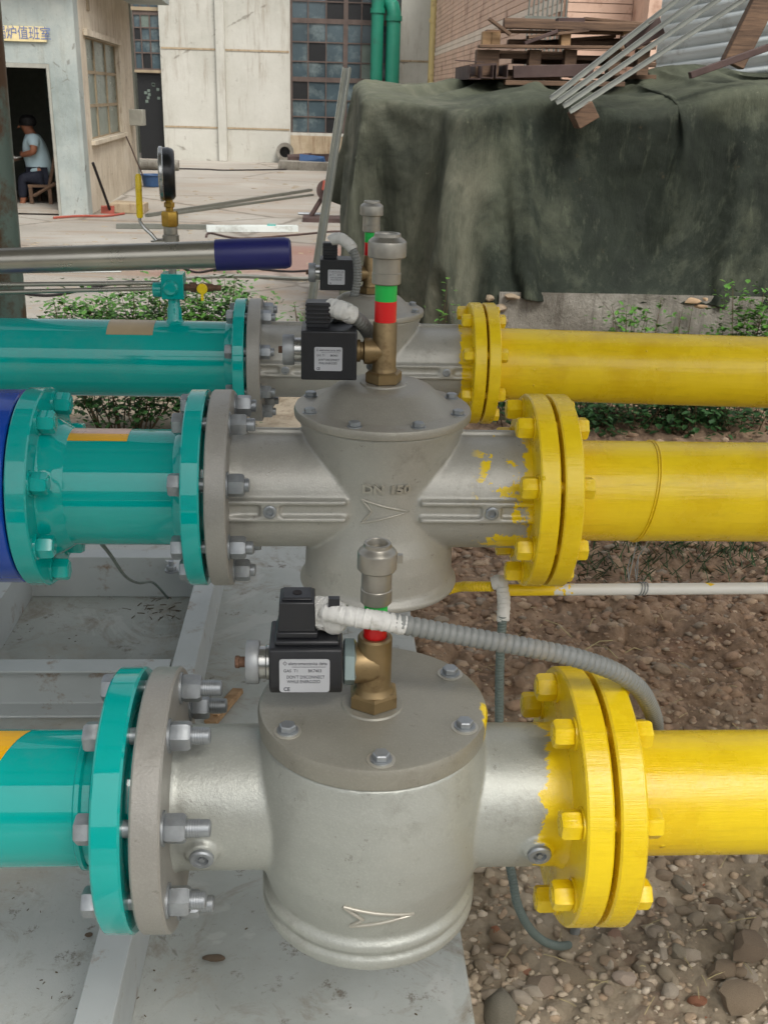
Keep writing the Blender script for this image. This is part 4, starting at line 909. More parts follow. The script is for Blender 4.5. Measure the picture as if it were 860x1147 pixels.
for (u, v) in ((532, 80), (546, 79), (562, 79)):
    a = at(u, v, PY-.05); g = G(); g.box((a.x-.04, a.y, a.z-.045), (a.x+.04, a.y+.8, a.z-.038)); g.box((a.x-.04, a.y, a.z-.038), (a.x-.034, a.y+.8, a.z+.04)); g.box((a.x+.034, a.y, a.z-.038), (a.x+.04, a.y+.8, a.z+.04)); g.obj('channel_end', MT['rusty'], pa)
for (u0, v0, u1, v1, dy) in ((560, 62, 735, 66, .1), (575, 68, 735, 72, .3), (540, 58, 640, 60, .6), (566, 92, 700, 94, -.05), (640, 84, 735, 86, .2), (570, 46, 735, 49, .2)): bd(pa, u0, v0, u1, v1, PY+dy, .03, .09)
for (u0, v0, u1, v1, dy) in ((592, 41, 660, 33, .05), (610, 46, 690, 40, .2), (560, 30, 600, 28, .4), (640, 46, 720, 43, .35), (655, 20, 735, 27, .5)): bd(pb, u0, v0, u1, v1, PY+dy, .02, .09)
g = G(); bar3(g, 575, 80, 665, 78, PY-.02, .075, .04); g.obj('board', MT['rusty'], pa, bevel=.003)
for k in range(3): bd(pb, 565, 26-1.2*k, 732, 31-1.2*k, PY+.05+.25*k, .05, .08)
for k in range(6): bd(pb, 545, 34, 737, 37, PY+.1+.16*k, .016, .1)
for u in (546, 555, 634, 703): 
    a = at(u, 43, PY+.08); g = G(); g.box((a.x-.032, a.y, a.z-.045), (a.x+.032, a.y+.09, a.z+.045)); g.obj('block', MT['woodl'], pb, bevel=.003)
bd(pb, 548, 20, 572, 38, PY, .02, .05); bd(pb, 625, 22, 655, 22, PY+.1, .03, .1, mat='rusty'); bd(pb, 588, 48, 625, 34, PY+.03, .022, .05, mat='rusty')
g = G(); bar3(g, 528, 73, 556, 71, PY-.1, .012, .02); bar3(g, 510, 67, 542, 69, PY-.1, .006, .02); tag(g.obj('steel_strip', MT['rusty']), 'thin rusty strip sticking out left of the pallets', 'steel strip')
# aluminium channels leaning over the pile
def chan3(a, b, w, h, t, roll):
    a = Vector(a); b = Vector(b); d = (b-a).normalized(); s = d.cross(Vector((0, 0, 1))).normalized(); n = s.cross(d)
    s2 = s*math.cos(roll)+n*math.sin(roll); n2 = d.cross(s2)*-1; g = G()
    prof = [(0, 0), (w, 0), (w, h), (w-t, h), (w-t, t), (t, t), (t, h), (0, h)]
    return g.prism([a+s2*x+n2*y for x, y in prof], b-a)
for k, (u0, v0, u1, v1, yy) in enumerate(((614, 108, 772, -16, 6.00), (621, 112, 793, -14, 5.96), (629, 116, 815, -12, 5.92), (636, 122, 838, -8, 5.86))):
    g = chan3(at(u0, v0, yy), at(u1, v1, yy+.9), .030, .026, .003, -1.15)
    tag(g.obj('aluminium_channel', MT['alu'], bevel=.001), ['first pale channel from the left in the bundle slanting over the tarpaulin', 'second pale channel in the slanting bundle over the tarpaulin', 'third pale channel in the slanting bundle over the tarpaulin', 'lowest and nearest pale channel of the slanting bundle, above a wood block'][k], 'metal channel', 'slanting aluminium channels')
g = G(); p = at(655, 128, 5.9); M = T(p) @ R('Y', rad(-32)); g.box((-.06, -.02, -.05), (.06, .12, .045), M); tag(g.obj('wood_block', MT['wood'], bevel=.004), 'small brown wood block wedged under the slanting channels', 'wood block')
g = G(); bar3(g, 700, 45, 765, -2+8, 6.7, .085, .03); 
g = G(); bar3(g, 700, 50, 742, 28, 6.6, .10, .03); tag(g.obj('steel_offcut', MT['rusty'], bevel=.003), 'short rusty steel offcut beside the channels', 'steel scrap')
g = G(); bar3(g, 822, 72, 866, -16, 6.7, .14, .08); tag(g.obj('timber_beam', MT['wood'], bevel=.006), 'dark brown timber beam leaning up at the right edge', 'timber')
g = G(); bar3(g, 774, 84, 880, 46, 6.1, .035, .05); tag(g.obj('timber_lath', MT['rusty'], bevel=.003), 'long dark lath lying along the top right of the tarpaulin', 'timber')
# leaning strip at the tarp corner
a, b = atz(332, 330, .0), at(386, 76, 6.0)
g = chan3(Vector((at(333, 328, 5.75))), Vector(b), .05, .02, .003, .2)
a = at(333, 400, 5.6); g = chan3(Vector((a.x+.02, a.y, max(0, a.z))), Vector(b), .045, .022, .003, .1)
tag(g.obj('leaning_strip', MT['alu'], bevel=.001), 'tall grey channel leaning against the left corner of the tarpaulin', 'metal channel')

# ---------------- corrugated shed ----------------
g = G(); cw = []; zz0, zz1 = .6, 3.4; prof = []
z = zz0
while z < zz1: prof += [(0, z), (0, z+.045), (.028, z+.06), (.028, z+.085), (0, z+.10)]; z += .10
x0_, x1_ = at(735, 60, 9.2), at(900, 60, 7.6)
def cpt(t, off, z): return (x0_.x+(x1_.x-x0_.x)*t-off*.3, x0_.y+(x1_.y-x0_.y)*t-off, z+.10*t)
n = len(prof)
g.add([cpt(0, o_, z) for o_, z in prof]+[cpt(1.5, o_, z) for o_, z in prof], [(i, n+i, n+i+1, i+1) for i in range(n-1)])
cs = tag(g.obj('corrugated_shed_wall', MT['corr'], sharp=25), 'pale corrugated metal sheet wall at the upper right', 'shed wall'); sm = cs.modifiers.new('sol', 'SOLIDIFY'); sm.thickness = .004

# ---------------- pink brick building ----------------
BX = 2.30
bb_ = thing('brick_building', 'pink brick building side at the upper right behind the pallets', 'building')
g = G(); g.box((BX+.012, 11.2, 0), (BX+3, 24.6, 5.2)); g.box((BX+.02, 24.4, 0), (BX+.3, 24.6, 5)); g.obj('wall', MT['mortar'], bb_)
bm1 = {}
def brick_me(L_, mat):
    g = G(); g.box((0, .004, .004), (.02, L_-.004, .076)); return g.mesh('brick', MT[mat])
bA, bB_ = brick_me(.30, 'pink'), brick_me(.30, 'pinkl'); cnt = 0; restg = G()
rows = [(r, 1.20+r*.08) for r in range(30)]; cand = []
for r, z in rows:
    for k in range(46):
        y = 11.2+k*.30-(.15 if r % 2 else 0)
        if y < 11.2 or y > 24.2: continue
        cand.append((y, z, r))
cand.sort()
for y, z, r in cand:
    vis = z > 1.45
    if vis and cnt < 290: o = link('brick', bB_ if r in (14, 15) else bA, bb_); o.location = (BX-.008, y, z); cnt += 1
    else: restg.box((BX-.008, y+.004, z+.004), (BX+.012, y+.296, z+.076), mi=1 if r in (14, 15) else 0)
stuff(restg.obj('far_bricks', [MT['pink'], MT['pinkl']], bb_))
# front return of the brick building with a grille
g = G(); g.box((BX+.7, 10.6, 0), (BX+1.02, 11.199, 5)); g.obj('pier', MT['pink'], bb_)
for r in range(22):
    g = G(); g.box((BX+.05, 11.16, 1.30+r*.085), (BX+.695, 11.199, 1.378+r*.085)); g.obj('brick_course', MT['pink'], bb_)
gr = thing('window_grille', 'grey vertical bar grille above the pallets', 'grille', group=None)
for k in range(9):
    u = 591+k*5.2; a = at(u, 28, 10.6); g = G(); g.cyl((a.x, 10.6, 1.5), (a.x, 10.6, 2.6), .009, n=8); g.obj('bar', MT['alu'], gr)
g = G(); a = at(588, 15, 10.6); b = at(637, 12, 10.6); g.box((a.x, 10.585, 2.2), (b.x, 10.592, 2.23)); g.box((a.x, 10.585, 1.6), (b.x, 10.592, 1.63)); g.obj('cross_rail', MT['alu'], gr)

# ---------------- workshop at the back ----------------
WY = 25.0
ws = thing('workshop_building', 'long pale rendered workshop with steel-framed windows across the yard', 'building')
def wx(u, v=90): return at(u, v, WY).x
def wz(v, u=400): return at(u, v, WY).z
xa, xb, xc, xd, xe = wx(152), wx(181), wx(325), wx(447), 2.6
TOP = 6.2
g = G(); g.box((xb, WY, 0), (xc, WY+.4, TOP)); g.box((xc, WY+.02, 0), (xd, WY+.4, wz(150)))
g.box((xd, WY, 0), (xe, WY+.4, TOP)); g.box((xa-6, WY+.3, 0), (xa-.4, WY+.7, TOP)); g.box((xc, WY+.02, wz(-40)), (xd, WY+.4, TOP)); g.box((xb-.6, WY+.1, 5), (xb, WY+.5, TOP))
g.obj('wall', MT['wallw'], ws)
g = G(); g.box((xc, WY-.03, .05), (xd, WY+.015, wz(153))); g.obj('sill_wall', MT['sillwall'], ws)
g = G(); x_ = wx(248); g.box((x_-.10, WY-.10, 0), (x_+.10, WY-.002, TOP)); g.obj('pilaster', MT['wallw'], ws, bevel=.01)
g = G(); 
for v_ in (60, 147): g.box((xb+.02, WY-.012, wz(v_)-.02), (xc-.02, WY-.003, wz(v_)+.02))
g.box((xd+.02, WY-.012, wz(66)-.02), (xe-.02, WY-.003, wz(66)+.02)); g.obj('wall_joint', MT['sillwall'], ws)
g = G(); g.box((xa-3, WY+2.5, 0), (xe, WY+2.6, TOP)); g.obj('back_wall', MT['plaster'], ws)
def grid_window(us, vs, thick_u, thick_v, holes, lab, mat='glass'):
    g = G(); W_ = thing_child = None
    X = [wx(u) for u in us]; Z_ = [wz(v) for v in vs]
    for u, x in zip(us, X): t = .05 if u in thick_u else .013; g.box((x-t, WY+.10, Z_[-1]), (x+t, WY+.16, Z_[0]))
    for v, z in zip(vs, Z_): t = .05 if v in thick_v else .013; g.box((X[0], WY+.105, z-t), (X[-1], WY+.155, z+t))
    fr_ = g.obj('window_frame', MT['rustbar'], ws)
    for i in range(len(X)-1):
        for j in range(len(Z_)-1):
            hole = (i, j) in holes
            g = G(); tl = random.uniform(-.012, .012)
            g.add([(X[i], WY+.13+tl, Z_[j+1]), (X[i+1], WY+.13-tl, Z_[j+1]), (X[i+1], WY+.13-tl*.5, Z_[j]), (X[i], WY+.13+tl*.5, Z_[j])], [(0, 1, 2, 3)]); g.add([(X[i], WY+.136+tl, Z_[j+1]), (X[i+1], WY+.136-tl, Z_[j+1]), (X[i+1], WY+.136-tl*.5, Z_[j]), (X[i], WY+.136+tl*.5, Z_[j])], [(3, 2, 1, 0)])
            g.obj('pane', MT['glassd'] if hole else (MT['glassg'] if random.random() < .12 else MT[mat]), fr_, sharp=None)
grid_window([325, 345, 365, 386.5, 404, 418, 433, 447], [-24, 2, 24, 48, 70, 90, 113, 132, 150], (386.5, 325), (24, 90), {(2, 1), (3, 1), (2, 0), (3, 0), (0, 5), (1, 3), (2, 7), (4, 1)}, '')
grid_window([152, 160, 170, 181], [-24, 0, 21, 38, 52, 66, 86], (), (21, 86), {(0, 3), (1, 5)}, '')
g = G(); g.box((xa, WY+.2, 0), (xb-.05, WY+.25, wz(88))); g.obj('dark_door', MT['glassd'], ws)
g = G(); g.box((xa-.4, WY+.08, wz(19)), (xb, WY+.098, wz(15))); g.obj('lintel', MT['woodf'], ws); g = G(); g.box((xa-.4, WY+.08, wz(88)), (xb, WY+.098, wz(85))); g.obj('lintel', MT['woodf'], ws)
for k in range(9):
    g = G(); u = 160+random.uniform(0, 18); v = random.uniform(92, 118); a = at(u, v, WY+.19); g.box((a.x-.03, a.y-.002, a.z-.03), (a.x+.03, a.y+.006, a.z+.03)); g.obj('door_pane', MT['glassg'], ws)
for k, (u, r_) in enumerate(((420.5, .135), (438, .155))):
    x = wx(u); g = G(); top = TOP if k == 0 else wz(8)
    pts = [Vector((x, WY-.35, 0)), Vector((x, WY-.35, top))] if k == 0 else [Vector((x, WY-.35, 0)), Vector((x, WY-.35, top-.1)), Vector((x-.03, WY-.33, top+.02)), Vector((x-.12, WY-.2, top+.12)), Vector((x-.14, WY+.2, top+.14))]
    g.tube(pts, r_, 24); o = thing('green_duct', ['straight narrow green duct in front of the workshop window', 'wider green duct with a bent top beside the workshop window'][k], 'duct', group='green ducts'); g.obj('duct_pipe', MT['greenpipe'], o)
    g = G(); zc_ = wz(12) if k == 0 else wz(20); g.cyl((x, WY-.35, zc_-.05), (x, WY-.35, zc_+.05), r_+.025, n=24); g.obj('collar', MT['greenpipe'], o)
g = G(); x = wx(482.5); g.cyl((x, WY-.12, 0), (x, WY-.12, TOP), .085, n=18)
dp = thing('downpipe', 'cream yellow downpipe on the corner of the workshop', 'pipe'); g.obj('pipe', MT['ypipe'], dp); g = G(); g.cyl((x, WY-.12, wz(20)-.04), (x, WY-.12, wz(20)+.04), .105, n=18); g.obj('collar', MT['ypipe'], dp)
x = at(319, 170, WY-.2); g = G(); g.lathe([(.20, 0), (.20, .2), (.12, .2), (.12, .0)], 28, frame((x.x, WY-.02, x.z), (0, -1, 0))); g.lathe([(0, 0), (.12, 0), (.12, .02), (0, .02)], 24, frame((x.x, WY-.03, x.z), (0, -1, 0)), mi=1); tag(g.obj('drain_outlet', [MT['lowwall'], MT['glassd']]), 'round concrete drain outlet at the foot of the workshop wall', 'drain')
g = G(); a = atz(312, 190, .0); g.box((a.x, a.y, 0), (a.x+1.1, a.y+.6, .16), j=.03); tag(g.obj('concrete_block', MT['lowwall']), 'flat concrete block lying on the yard near the workshop wall', 'concrete block')
for k, (u, v, c) in enumerate(((336, 182, 'rusty'), (350, 184, 'bluep'), (360, 183, 'rusty'))):
    a = atz(u, v+6, 0); g = G(); g.box((a.x-.25, a.y+.2, 0.1), (a.x+.25, a.y+.35, .26), T((0, 0, 0)), j=.05); tag(g.obj('scrap_piece', MT[c]), ['rusty scrap lying left on the heap by the concrete block', 'blue scrap lying in the heap by the concrete block', 'rusty scrap at the right of the heap by the tall leaning strip'][k], 'scrap')

# ---------------- guard house ----------------
gh = thing('guard_house', 'small grey rendered guard house with an open door at the upper left', 'building')
gx1 = at(99, 235, 13.4).x; GY = 13.4; dxr = at(66, 200, GY).x; dz = at(60, 71, GY).z; gx0 = -5.6; gt = 2.75; gy2 = 18.4
sx_ = lambda y: gx1-.0+(-3.20-gx1)*(y-GY)/5.0
# door opening: from dxl to dxr
dxl = dxr-.86
g = G(); th = .24
g.box((gx0, GY, 0), (dxl, GY+th, gt)); g.box((dxr, GY, 0), (gx1, GY+th, gt)); g.box((dxl, GY, dz), (dxr, GY+th, gt)); g.obj('front_wall', MT['wallg'], gh)
# side wall with a window opening
wy0, wy1, wz0, wz1 = 14.1, 17.0, .86, 2.08
def sidebox(g, y0, y1, z0, z1, o0=0, o1=-.24, mi=0):
    P = [(sx_(y0)+o0, y0), (sx_(y1)+o0, y1), (sx_(y1)+o1, y1), (sx_(y0)+o1, y0)]; g.prism([Vector((x, y, z0)) for x, y in P], (0, 0, z1-z0), mi)
g = G(); sidebox(g, GY+th, wy0, 0, gt); sidebox(g, wy1, gy2, 0, gt); sidebox(g, wy0, wy1, 0, wz0); sidebox(g, wy0, wy1, wz1, gt); g.obj('side_wall', MT['wallb'], gh)
g = G(); g.box((gx0, gy2, 0), (sx_(gy2), gy2+.2, gt)); g.box((gx0, GY+th, 0), (gx0+.2, gy2, gt)); g.box((gx0+.2, GY+2.6, 0), (gx1-.5, GY+2.7, gt)); g.obj('inner_walls', MT['plaster'], gh)
g = G(); g.box((gx0-.2, GY-.3, gt), (gx1+.12, 13.9, gt+.14)); g.prism([Vector(p) for p in ((gx0-.2, 13.9, gt), (gx1+.12, 13.9, gt), (sx_(16)+.62, 16, gt), (sx_(gy2)+.62, gy2+.2, gt), (gx0-.2, gy2+.2, gt))], (0, 0, .14)); g.obj('roof', MT['wallg'], gh)
g = G(); g.box((dxr-.035, GY-.012, 0), (dxr-.002, GY+.10, dz-.002)); g.box((dxl+.002, GY-.012, 0), (dxl+.035, GY+.10, dz-.002)); g.box((dxl+.037, GY-.012, dz-.05), (dxr-.037, GY+.10, dz-.002)); g.obj('door_frame', MT['box'], gh)
g = G(); g.box((gx0+.2, GY+.02, .02), (gx1-.25, GY+2.6, .06)); g.obj('floor', MT['yard'], gh)
wf = G(); n3 = 3; ys_ = [wy0+(wy1-wy0)*k/3 for k in range(4)]; zs_ = [wz0+(wz1-wz0)*k/3 for k in range(4)]
for y in ys_: sidebox(wf, y-.03, y+.03, wz0, wz1, -.06, -.10)
for z in zs_: sidebox(wf, wy0, wy1, z-.02, z+.02, -.062, -.098)
wfo = wf.obj('window', MT['woodf'], gh)
for i in range(3):
    for j in range(3): g = G(); sidebox(g, ys_[i]+.03, ys_[i+1]-.03, zs_[j]+.02, zs_[j+1]-.02, -.078, -.084); g.obj('pane', MT['glassg'], wfo)
g = G(); sidebox(g, wy0-.15, wy1+.15, wz1+.0, wz1+.07, .05, -.02); sidebox(g, wy0-.1, wy1+.1, wz0-.05, wz0, .05, -.02); g.obj('window_ledge', MT['wallb'], gh)
g = G(); sidebox(g, wy0+.25, wy0+.40, wz1+.3, gt, .02, -.01); g.obj('rain_stain_pipe', MT['woodf'], gh)
# sign
g = G(); a, b = at(1, 45, GY-.02), at(51, 29.5, GY-.02); g.box((a.x, GY-.03, a.z+.0), (b.x, GY-.004, b.z))
vs, fs = text_mesh('\u9505\u7089\u503c\u73ed\u5ba4', .15, .002, 'CENTER', .86, .0); cx_, cz_ = (a.x+b.x)/2, (a.z+b.z)/2
g.add([(cx_+v.x, GY-.032-v.z, cz_+v.y) for v in vs], fs, 1); tag(g.obj('name_sign', [MT['sign'], MT['signink']]), 'cream sign with blue Chinese characters above the guard house door', 'sign')
# door leaf window glimpsed inside, at the right of the opening
iw = G(); a, b = at(48, 80, 15.9), at(63, 125, 15.9)
iw.box((a.x, 15.93, b.z), (b.x, 15.99, a.z)); iw.obj('inner_window', MT['glassg'], gh)
# electrical box
a = at(153, 131, 17.9); g = G(); g.box((a.x-.13, 17.7, a.z-.12), (a.x+.13, 18.0, a.z+.12)); tag(g.obj('junction_box', MT['box'], bevel=.008), 'grey metal box fixed on the far end of the guard house wall', 'electrical box')
g = G(); g.tube([at(141, 152, 16.8), at(147, 165, 16.9), at(153, 180, 16.9), at(160, 196, 17)], .012, 6); tag(g.obj('loose_cable', MT['rusty']), 'thin dark cable hanging below the guard house window', 'cable')
# person, chair, desk
pz = thing('person', 'person in a pale blue shirt and dark trousers sitting sideways inside the doorway', 'person')
PYY = 14.35
def P_(u, v, dy=0): return at(u, v, PYY+dy)
def skin_obj(name, joints, edges, mat, parent, sub=2):
    me = bpy.data.meshes.new(name); me.from_pydata([Vector(j[0]) for j in joints], edges, []); o = link(name, me, parent)
    md = o.modifiers.new('skin', 'SKIN'); md.use_smooth_shade = True
    for i, j in enumerate(joints): me.skin_vertices[0].data[i].radius = (j[1], j[1]*(j[2] if len(j) > 2 else 1))
    me.skin_vertices[0].data[0].use_root = True
    sb = o.modifiers.new('sub', 'SUBSURF'); sb.levels = sub; sb.render_levels = sub
    me.materials.append(MT[mat]); return o
hip, chest, neck, head_ = P_(45, 196), P_(38, 163), P_(34, 149), P_(29.5, 141)
sh1, sh2 = P_(37, 155, -.18), P_(37, 155, .18); el1, el2 = P_(38, 170, -.24), P_(36, 169, .24); ha1, ha2 = P_(26, 173, -.12), P_(25, 171, .10)
kn1, kn2 = P_(25, 199, -.13), P_(24, 198, .13); ft1, ft2 = P_(26, 228, -.13), P_(29, 227, .13)
skin_obj('body', [(hip, .09), (P_(42, 180), .11), (chest, .12), (neck, .055), (head_, .085), (sh1, .065), (el1, .045), (ha1, .034), (sh2, .065), (el2, .045), (ha2, .034), (P_(43, 198, -.1), .085), (kn1, .06), (ft1, .04), (P_(43, 198, .1), .085), (kn2, .06), (ft2, .04), (P_(22, 230, -.13), .035), (P_(24, 229, .13), .035), (P_(28.5, 136), .07), (P_(23, 174, -.11), .022), (P_(22, 172, .10), .022)],
         [(0, 1), (1, 2), (2, 3), (3, 4), (2, 5), (5, 6), (6, 7), (2, 8), (8, 9), (9, 10), (0, 11), (11, 12), (12, 13), (0, 14), (14, 15), (15, 16), (13, 17), (16, 18), (4, 19), (7, 20), (10, 21)], 'skin', pz)
skin_obj('shirt', [(P_(45, 199), .155, 1.1), (P_(44, 186), .15, 1.2), (P_(40, 170), .15, 1.25), (P_(36.5, 157), .125, 1.3), (P_(34.6, 151), .07), (sh1, .085), (P_(39, 166, -.23), .07), (sh2, .085), (P_(37, 166, .23), .07)], [(0, 1), (1, 2), (2, 3), (3, 4), (3, 5), (5, 6), (3, 7), (7, 8)], 'shirt', pz)
skin_obj('trousers', [(P_(45, 198), .14), (P_(43, 199, -.1), .10), (kn1, .075), (ft1+Vector((0, 0, .06)), .055), (P_(43, 199, .1), .10), (kn2, .075), (ft2+Vector((0, 0, .06)), .055)], [(0, 1), (1, 2), (2, 3), (0, 4), (4, 5), (5, 6)], 'trousers', pz)
g = G(); g.lathe([(0, -.02), (.09, -.01), (.108, .03), (.10, .08), (.06, .115), (0, .125)], 20, T(head_+Vector((.025, 0, .02)))); g.obj('hair', MT['hair'], pz)
g = G(); a = head_; g.cyl(a+Vector((-.085, 0, .0)), a+Vector((-.115, 0, -.02)), .016, .006, n=8); g.obj('nose', MT['skin'], pz)
ch = thing('wooden_chair', 'brown wooden chair under the seated person in the doorway', 'chair')
s0, s1 = P_(36, 205), P_(62, 203)
g = G(); g.box((s0.x, PYY-.22, s0.z-.03), (s1.x, PYY+.22, s0.z)); g.obj('seat', MT['wood'], ch)
for x in (s0.x+.03, s1.x-.03):
    for y in (-.2, .2): g = G(); g.box((x-.022, PYY+y-.022, .06), (x+.022, PYY+y+.022, s0.z-.031)); g.obj('leg', MT['wood'], ch)
for y in (-.2, .2): g = G(); g.cyl((s1.x-.03, PYY+y, s0.z), P_(65, 158, y), .022, n=6); g.obj('back_post', MT['wood'], ch)
g = G(); g.cyl(P_(64, 163, -.2), P_(64, 163, .2), .03, n=6); g.obj('back_rail', MT['wood'], ch); g = G(); g.cyl(P_(38, 219, -.22), P_(62, 205, -.22), .022, n=6); g.obj('brace', MT['wood'], ch)
dk = thing('desk', 'small dark desk with thin metal legs at the left of the doorway', 'desk'); d_ = P_(24, 176)
g = G(); g.box((d_.x-.7, PYY-.4, d_.z-.03), (d_.x, PYY+.35, d_.z)); g.obj('table_top', MT['wood'], dk)
for y in (-.37, .32): g = G(); g.cyl((d_.x-.05, PYY+y, .06), (d_.x-.05, PYY+y, d_.z-.03), .014, n=8); g.obj('leg', MT['steel'], dk)
g = G(); g.box((d_.x-.16, PYY-.2, d_.z+.001), (d_.x-.0, PYY+.02, d_.z+.012), R('X', 0)); tag(g.obj('paper_sheet', MT['tape']), 'white paper on the desk in front of the seated person', 'paper')

# ---------------- things lying in the yard ----------------
def strip(u0, v0, u1, v1, w, h, mat, label, name='metal_strip', cat='metal strip', z=.004):
    a, b = atz(u0, v0, 0), atz(u1, v1, 0); d = (b-a); s = Vector((-d.y, d.x, 0)).normalized()*w; g = G()
    g.prism([a+Vector((0, 0, z)), a+s+Vector((0, 0, z)), a+s+Vector((0, 0, h)), a+s*.7+Vector((0, 0, h)), a+s*.65+Vector((0, 0, z+.01)), a+s*.3+Vector((0, 0, z+.01)), a+s*.25+Vector((0, 0, h)), a+Vector((0, 0, h))], d)
    return tag(g.obj(name, MT[mat]), label, cat, 'metal strips lying in the yard')
strip(130, 256, 240, 257, .10, .05, 'alu', 'long pale metal strip lying across the yard, left half of a pair end to end')
strip(232, 260, 334, 260, .12, .07, 'corr', 'white metal strip with a teal mark lying across the yard, right of the pair')
strip(167, 243, 350, 214, .06, .04, 'alu', 'aluminium strip lying slanted across the yard, upper one of two')
strip(200, 240, 352, 219, .05, .03, 'alu', 'aluminium strip lying slanted across the yard, lower one of two')
strip(-10, 306, 136, 305, .07, .02, 'corr', 'short white strip on the yard left of the gauge', 'metal_strip')
g = G(); a = atz(304, 259, 0); g.box((a.x-.05, a.y-.006, .02), (a.x+.05, a.y+.125, .076)); tag(g.obj('teal_tape', MT['teal']), 'small teal band around the white metal strip in the yard', 'tape band')
g = G(); a, b = atz(124, 237, .02), at(104, 182, 13.3); g.cyl(a, b, .018, n=8); bs_ = thing('broom', 'dark handled broom with red head leaning at the guard house corner', 'broom'); g.obj('handle', MT['gasket'], bs_)
g = G(); g.box((a.x-.12, a.y-.04, .0), (a.x+.05, a.y+.04, .09), j=.01); g.obj('broom_head', MT['redp'], bs_)
g = G(); a = atz(142, 239, 0); g.box((a.x-.22, a.y, 0), (a.x+.22, a.y+.4, .12), j=.01); tag(g.obj('kerb_block', MT['sillwall'], bevel=.01), 'brown stained kerb block beside the guard house', 'kerb block')
g = G(); a = atz(170, 209, 0); g.lathe([(.0, .01), (.13, .01), (.16, .18), (.18, .19), (.17, .2), (.15, .18), (.12, .03), (0, .03)], 24, T((a.x, a.y, 0))); tag(g.obj('basin', MT['bluep']), 'blue plastic basin on the yard beside the guard house', 'basin')
g = G(); a = atz(172, 190, 0); g.cyl((a.x-.5, a.y, .1), (a.x+.5, a.y, .1), .1, n=16); tag(g.obj('concrete_pipe', MT['lowwall']), 'short grey pipe lying beneath the dark workshop doorway', 'pipe scrap')
gr_ = thing('cut_off_saw', 'cut-off saw with an orange guard and dark disc beside the tarpaulin corner', 'saw'); a = at(366, 213, 13.5)
g = G(); g.cyl((a.x, 13.5, a.z), (a.x, 13.54, a.z), .13, n=32); g.obj('disc', MT['rusty'], gr_); g = G(); g.box((a.x-.06, 13.44, a.z+.01), (a.x+.05, 13.495, a.z+.12), j=.015); g.obj('guard', MT['redp'], gr_); g = G(); g.box((a.x-.3, 13.3, 0), (a.x+.2, 13.7, .05)); g.cyl((a.x-.2, 13.56, .05), (a.x, 13.56, a.z), .03); g.obj('saw_base', MT['rusty'], gr_)
g = G(); a = atz(364, 244, 0); g.cyl((a.x-.35, a.y, .05), (a.x+.05, a.y, .05), .018, n=8); g.cyl((a.x, a.y, .0), (a.x, a.y, .13), .04, n=10); tag(g.obj('small_clamp', MT['galv']), 'small metal clamp lying beside the tarpaulin foot', 'clamp')
def line_on_ground(pts, r, mat, label, name='cable', cat='cable'):
    g = G(); g.tube(corrugated([atz(u, v, .0)+Vector((0, 0, r)) for u, v in pts], 1, 0)[0], r, 6); return tag(g.obj(name, MT[mat]), label, cat)
line_on_ground([(231, 266), (236, 262), (270, 268), (330, 264), (375, 260), (400, 262)], .012, 'rusty', 'reddish rod lying across the yard behind the navy grip', 'steel_rod', 'steel rod')
line_on_ground([(205, 300), (222, 306), (262, 300), (330, 305), (395, 297)], .010, 'gasket', 'dark cable lying on the yard below the navy grip')
line_on_ground([(200, 314), (262, 311), (330, 314), (345, 314)], .016, 'alu', 'thin pale rod lying on the yard in front of the dark cable', 'steel_rod', 'steel rod')
line_on_ground([(60, 245), (90, 243), (118, 243), (140, 240)], .015, 'redp', 'red cable lying at the foot of the guard house corner')
line_on_ground([(25, 330), (60, 332), (110, 322), (150, 316)], .012, 'gasket', 'dark cable on the yard behind the steel tubes')
line_on_ground([(185, 189), (230, 190), (255, 191), (330, 190)], .014, 'gasket', 'dark cable along the foot of the workshop wall')
g = G()
for i in range(420):
    u, v = random.uniform(30, 400), 185+165*random.random()**.8; p = atz(u, v, 0)
    if p.x < -2.9 and p.y > 13: continue
    r = random.uniform(.004, .02)*p.y/9; k, f = small[i % 10]; g.add([(p.x+a_[0]*r*1.5, p.y+a_[1]*r, a_[2]*r*.5) for a_ in k], [tuple(q) for q in f])
stuff(g.obj('yard_litter', MT['woodf'], yard))
# kerb of broken concrete bordering the yard at the planting strip
g = G()
for i in range(26):
    x = -3.4+i*.17; g.box((x, 6.05+random.uniform(-.02, .02), -.01), (x+.162, 6.2+random.uniform(-.02, .02), .035+random.uniform(0, .015)), j=.008)
g.obj('kerb', MT['lowwall'], yard)['kind'] = 'structure'
V = []; F = []
for j in range(24):
    for i in range(80):
        x = -3.6+i*.06; y = 3.98+j*.09; V.append((x, y, .012+.03*abs(fbm(x, y, 4, 4))))
F = [(j*80+i, j*80+i+1, (j+1)*80+i+1, (j+1)*80+i) for j in range(23) for i in range(79)]
struct(link('planting_bed', npmesh('planting_bed', V, F, simple('pale_dry_bed', (158, 146, 126), .9, 0, .2, 6, .8, .01, 40, (112, 96, 74), 5, (.5, .65)))))

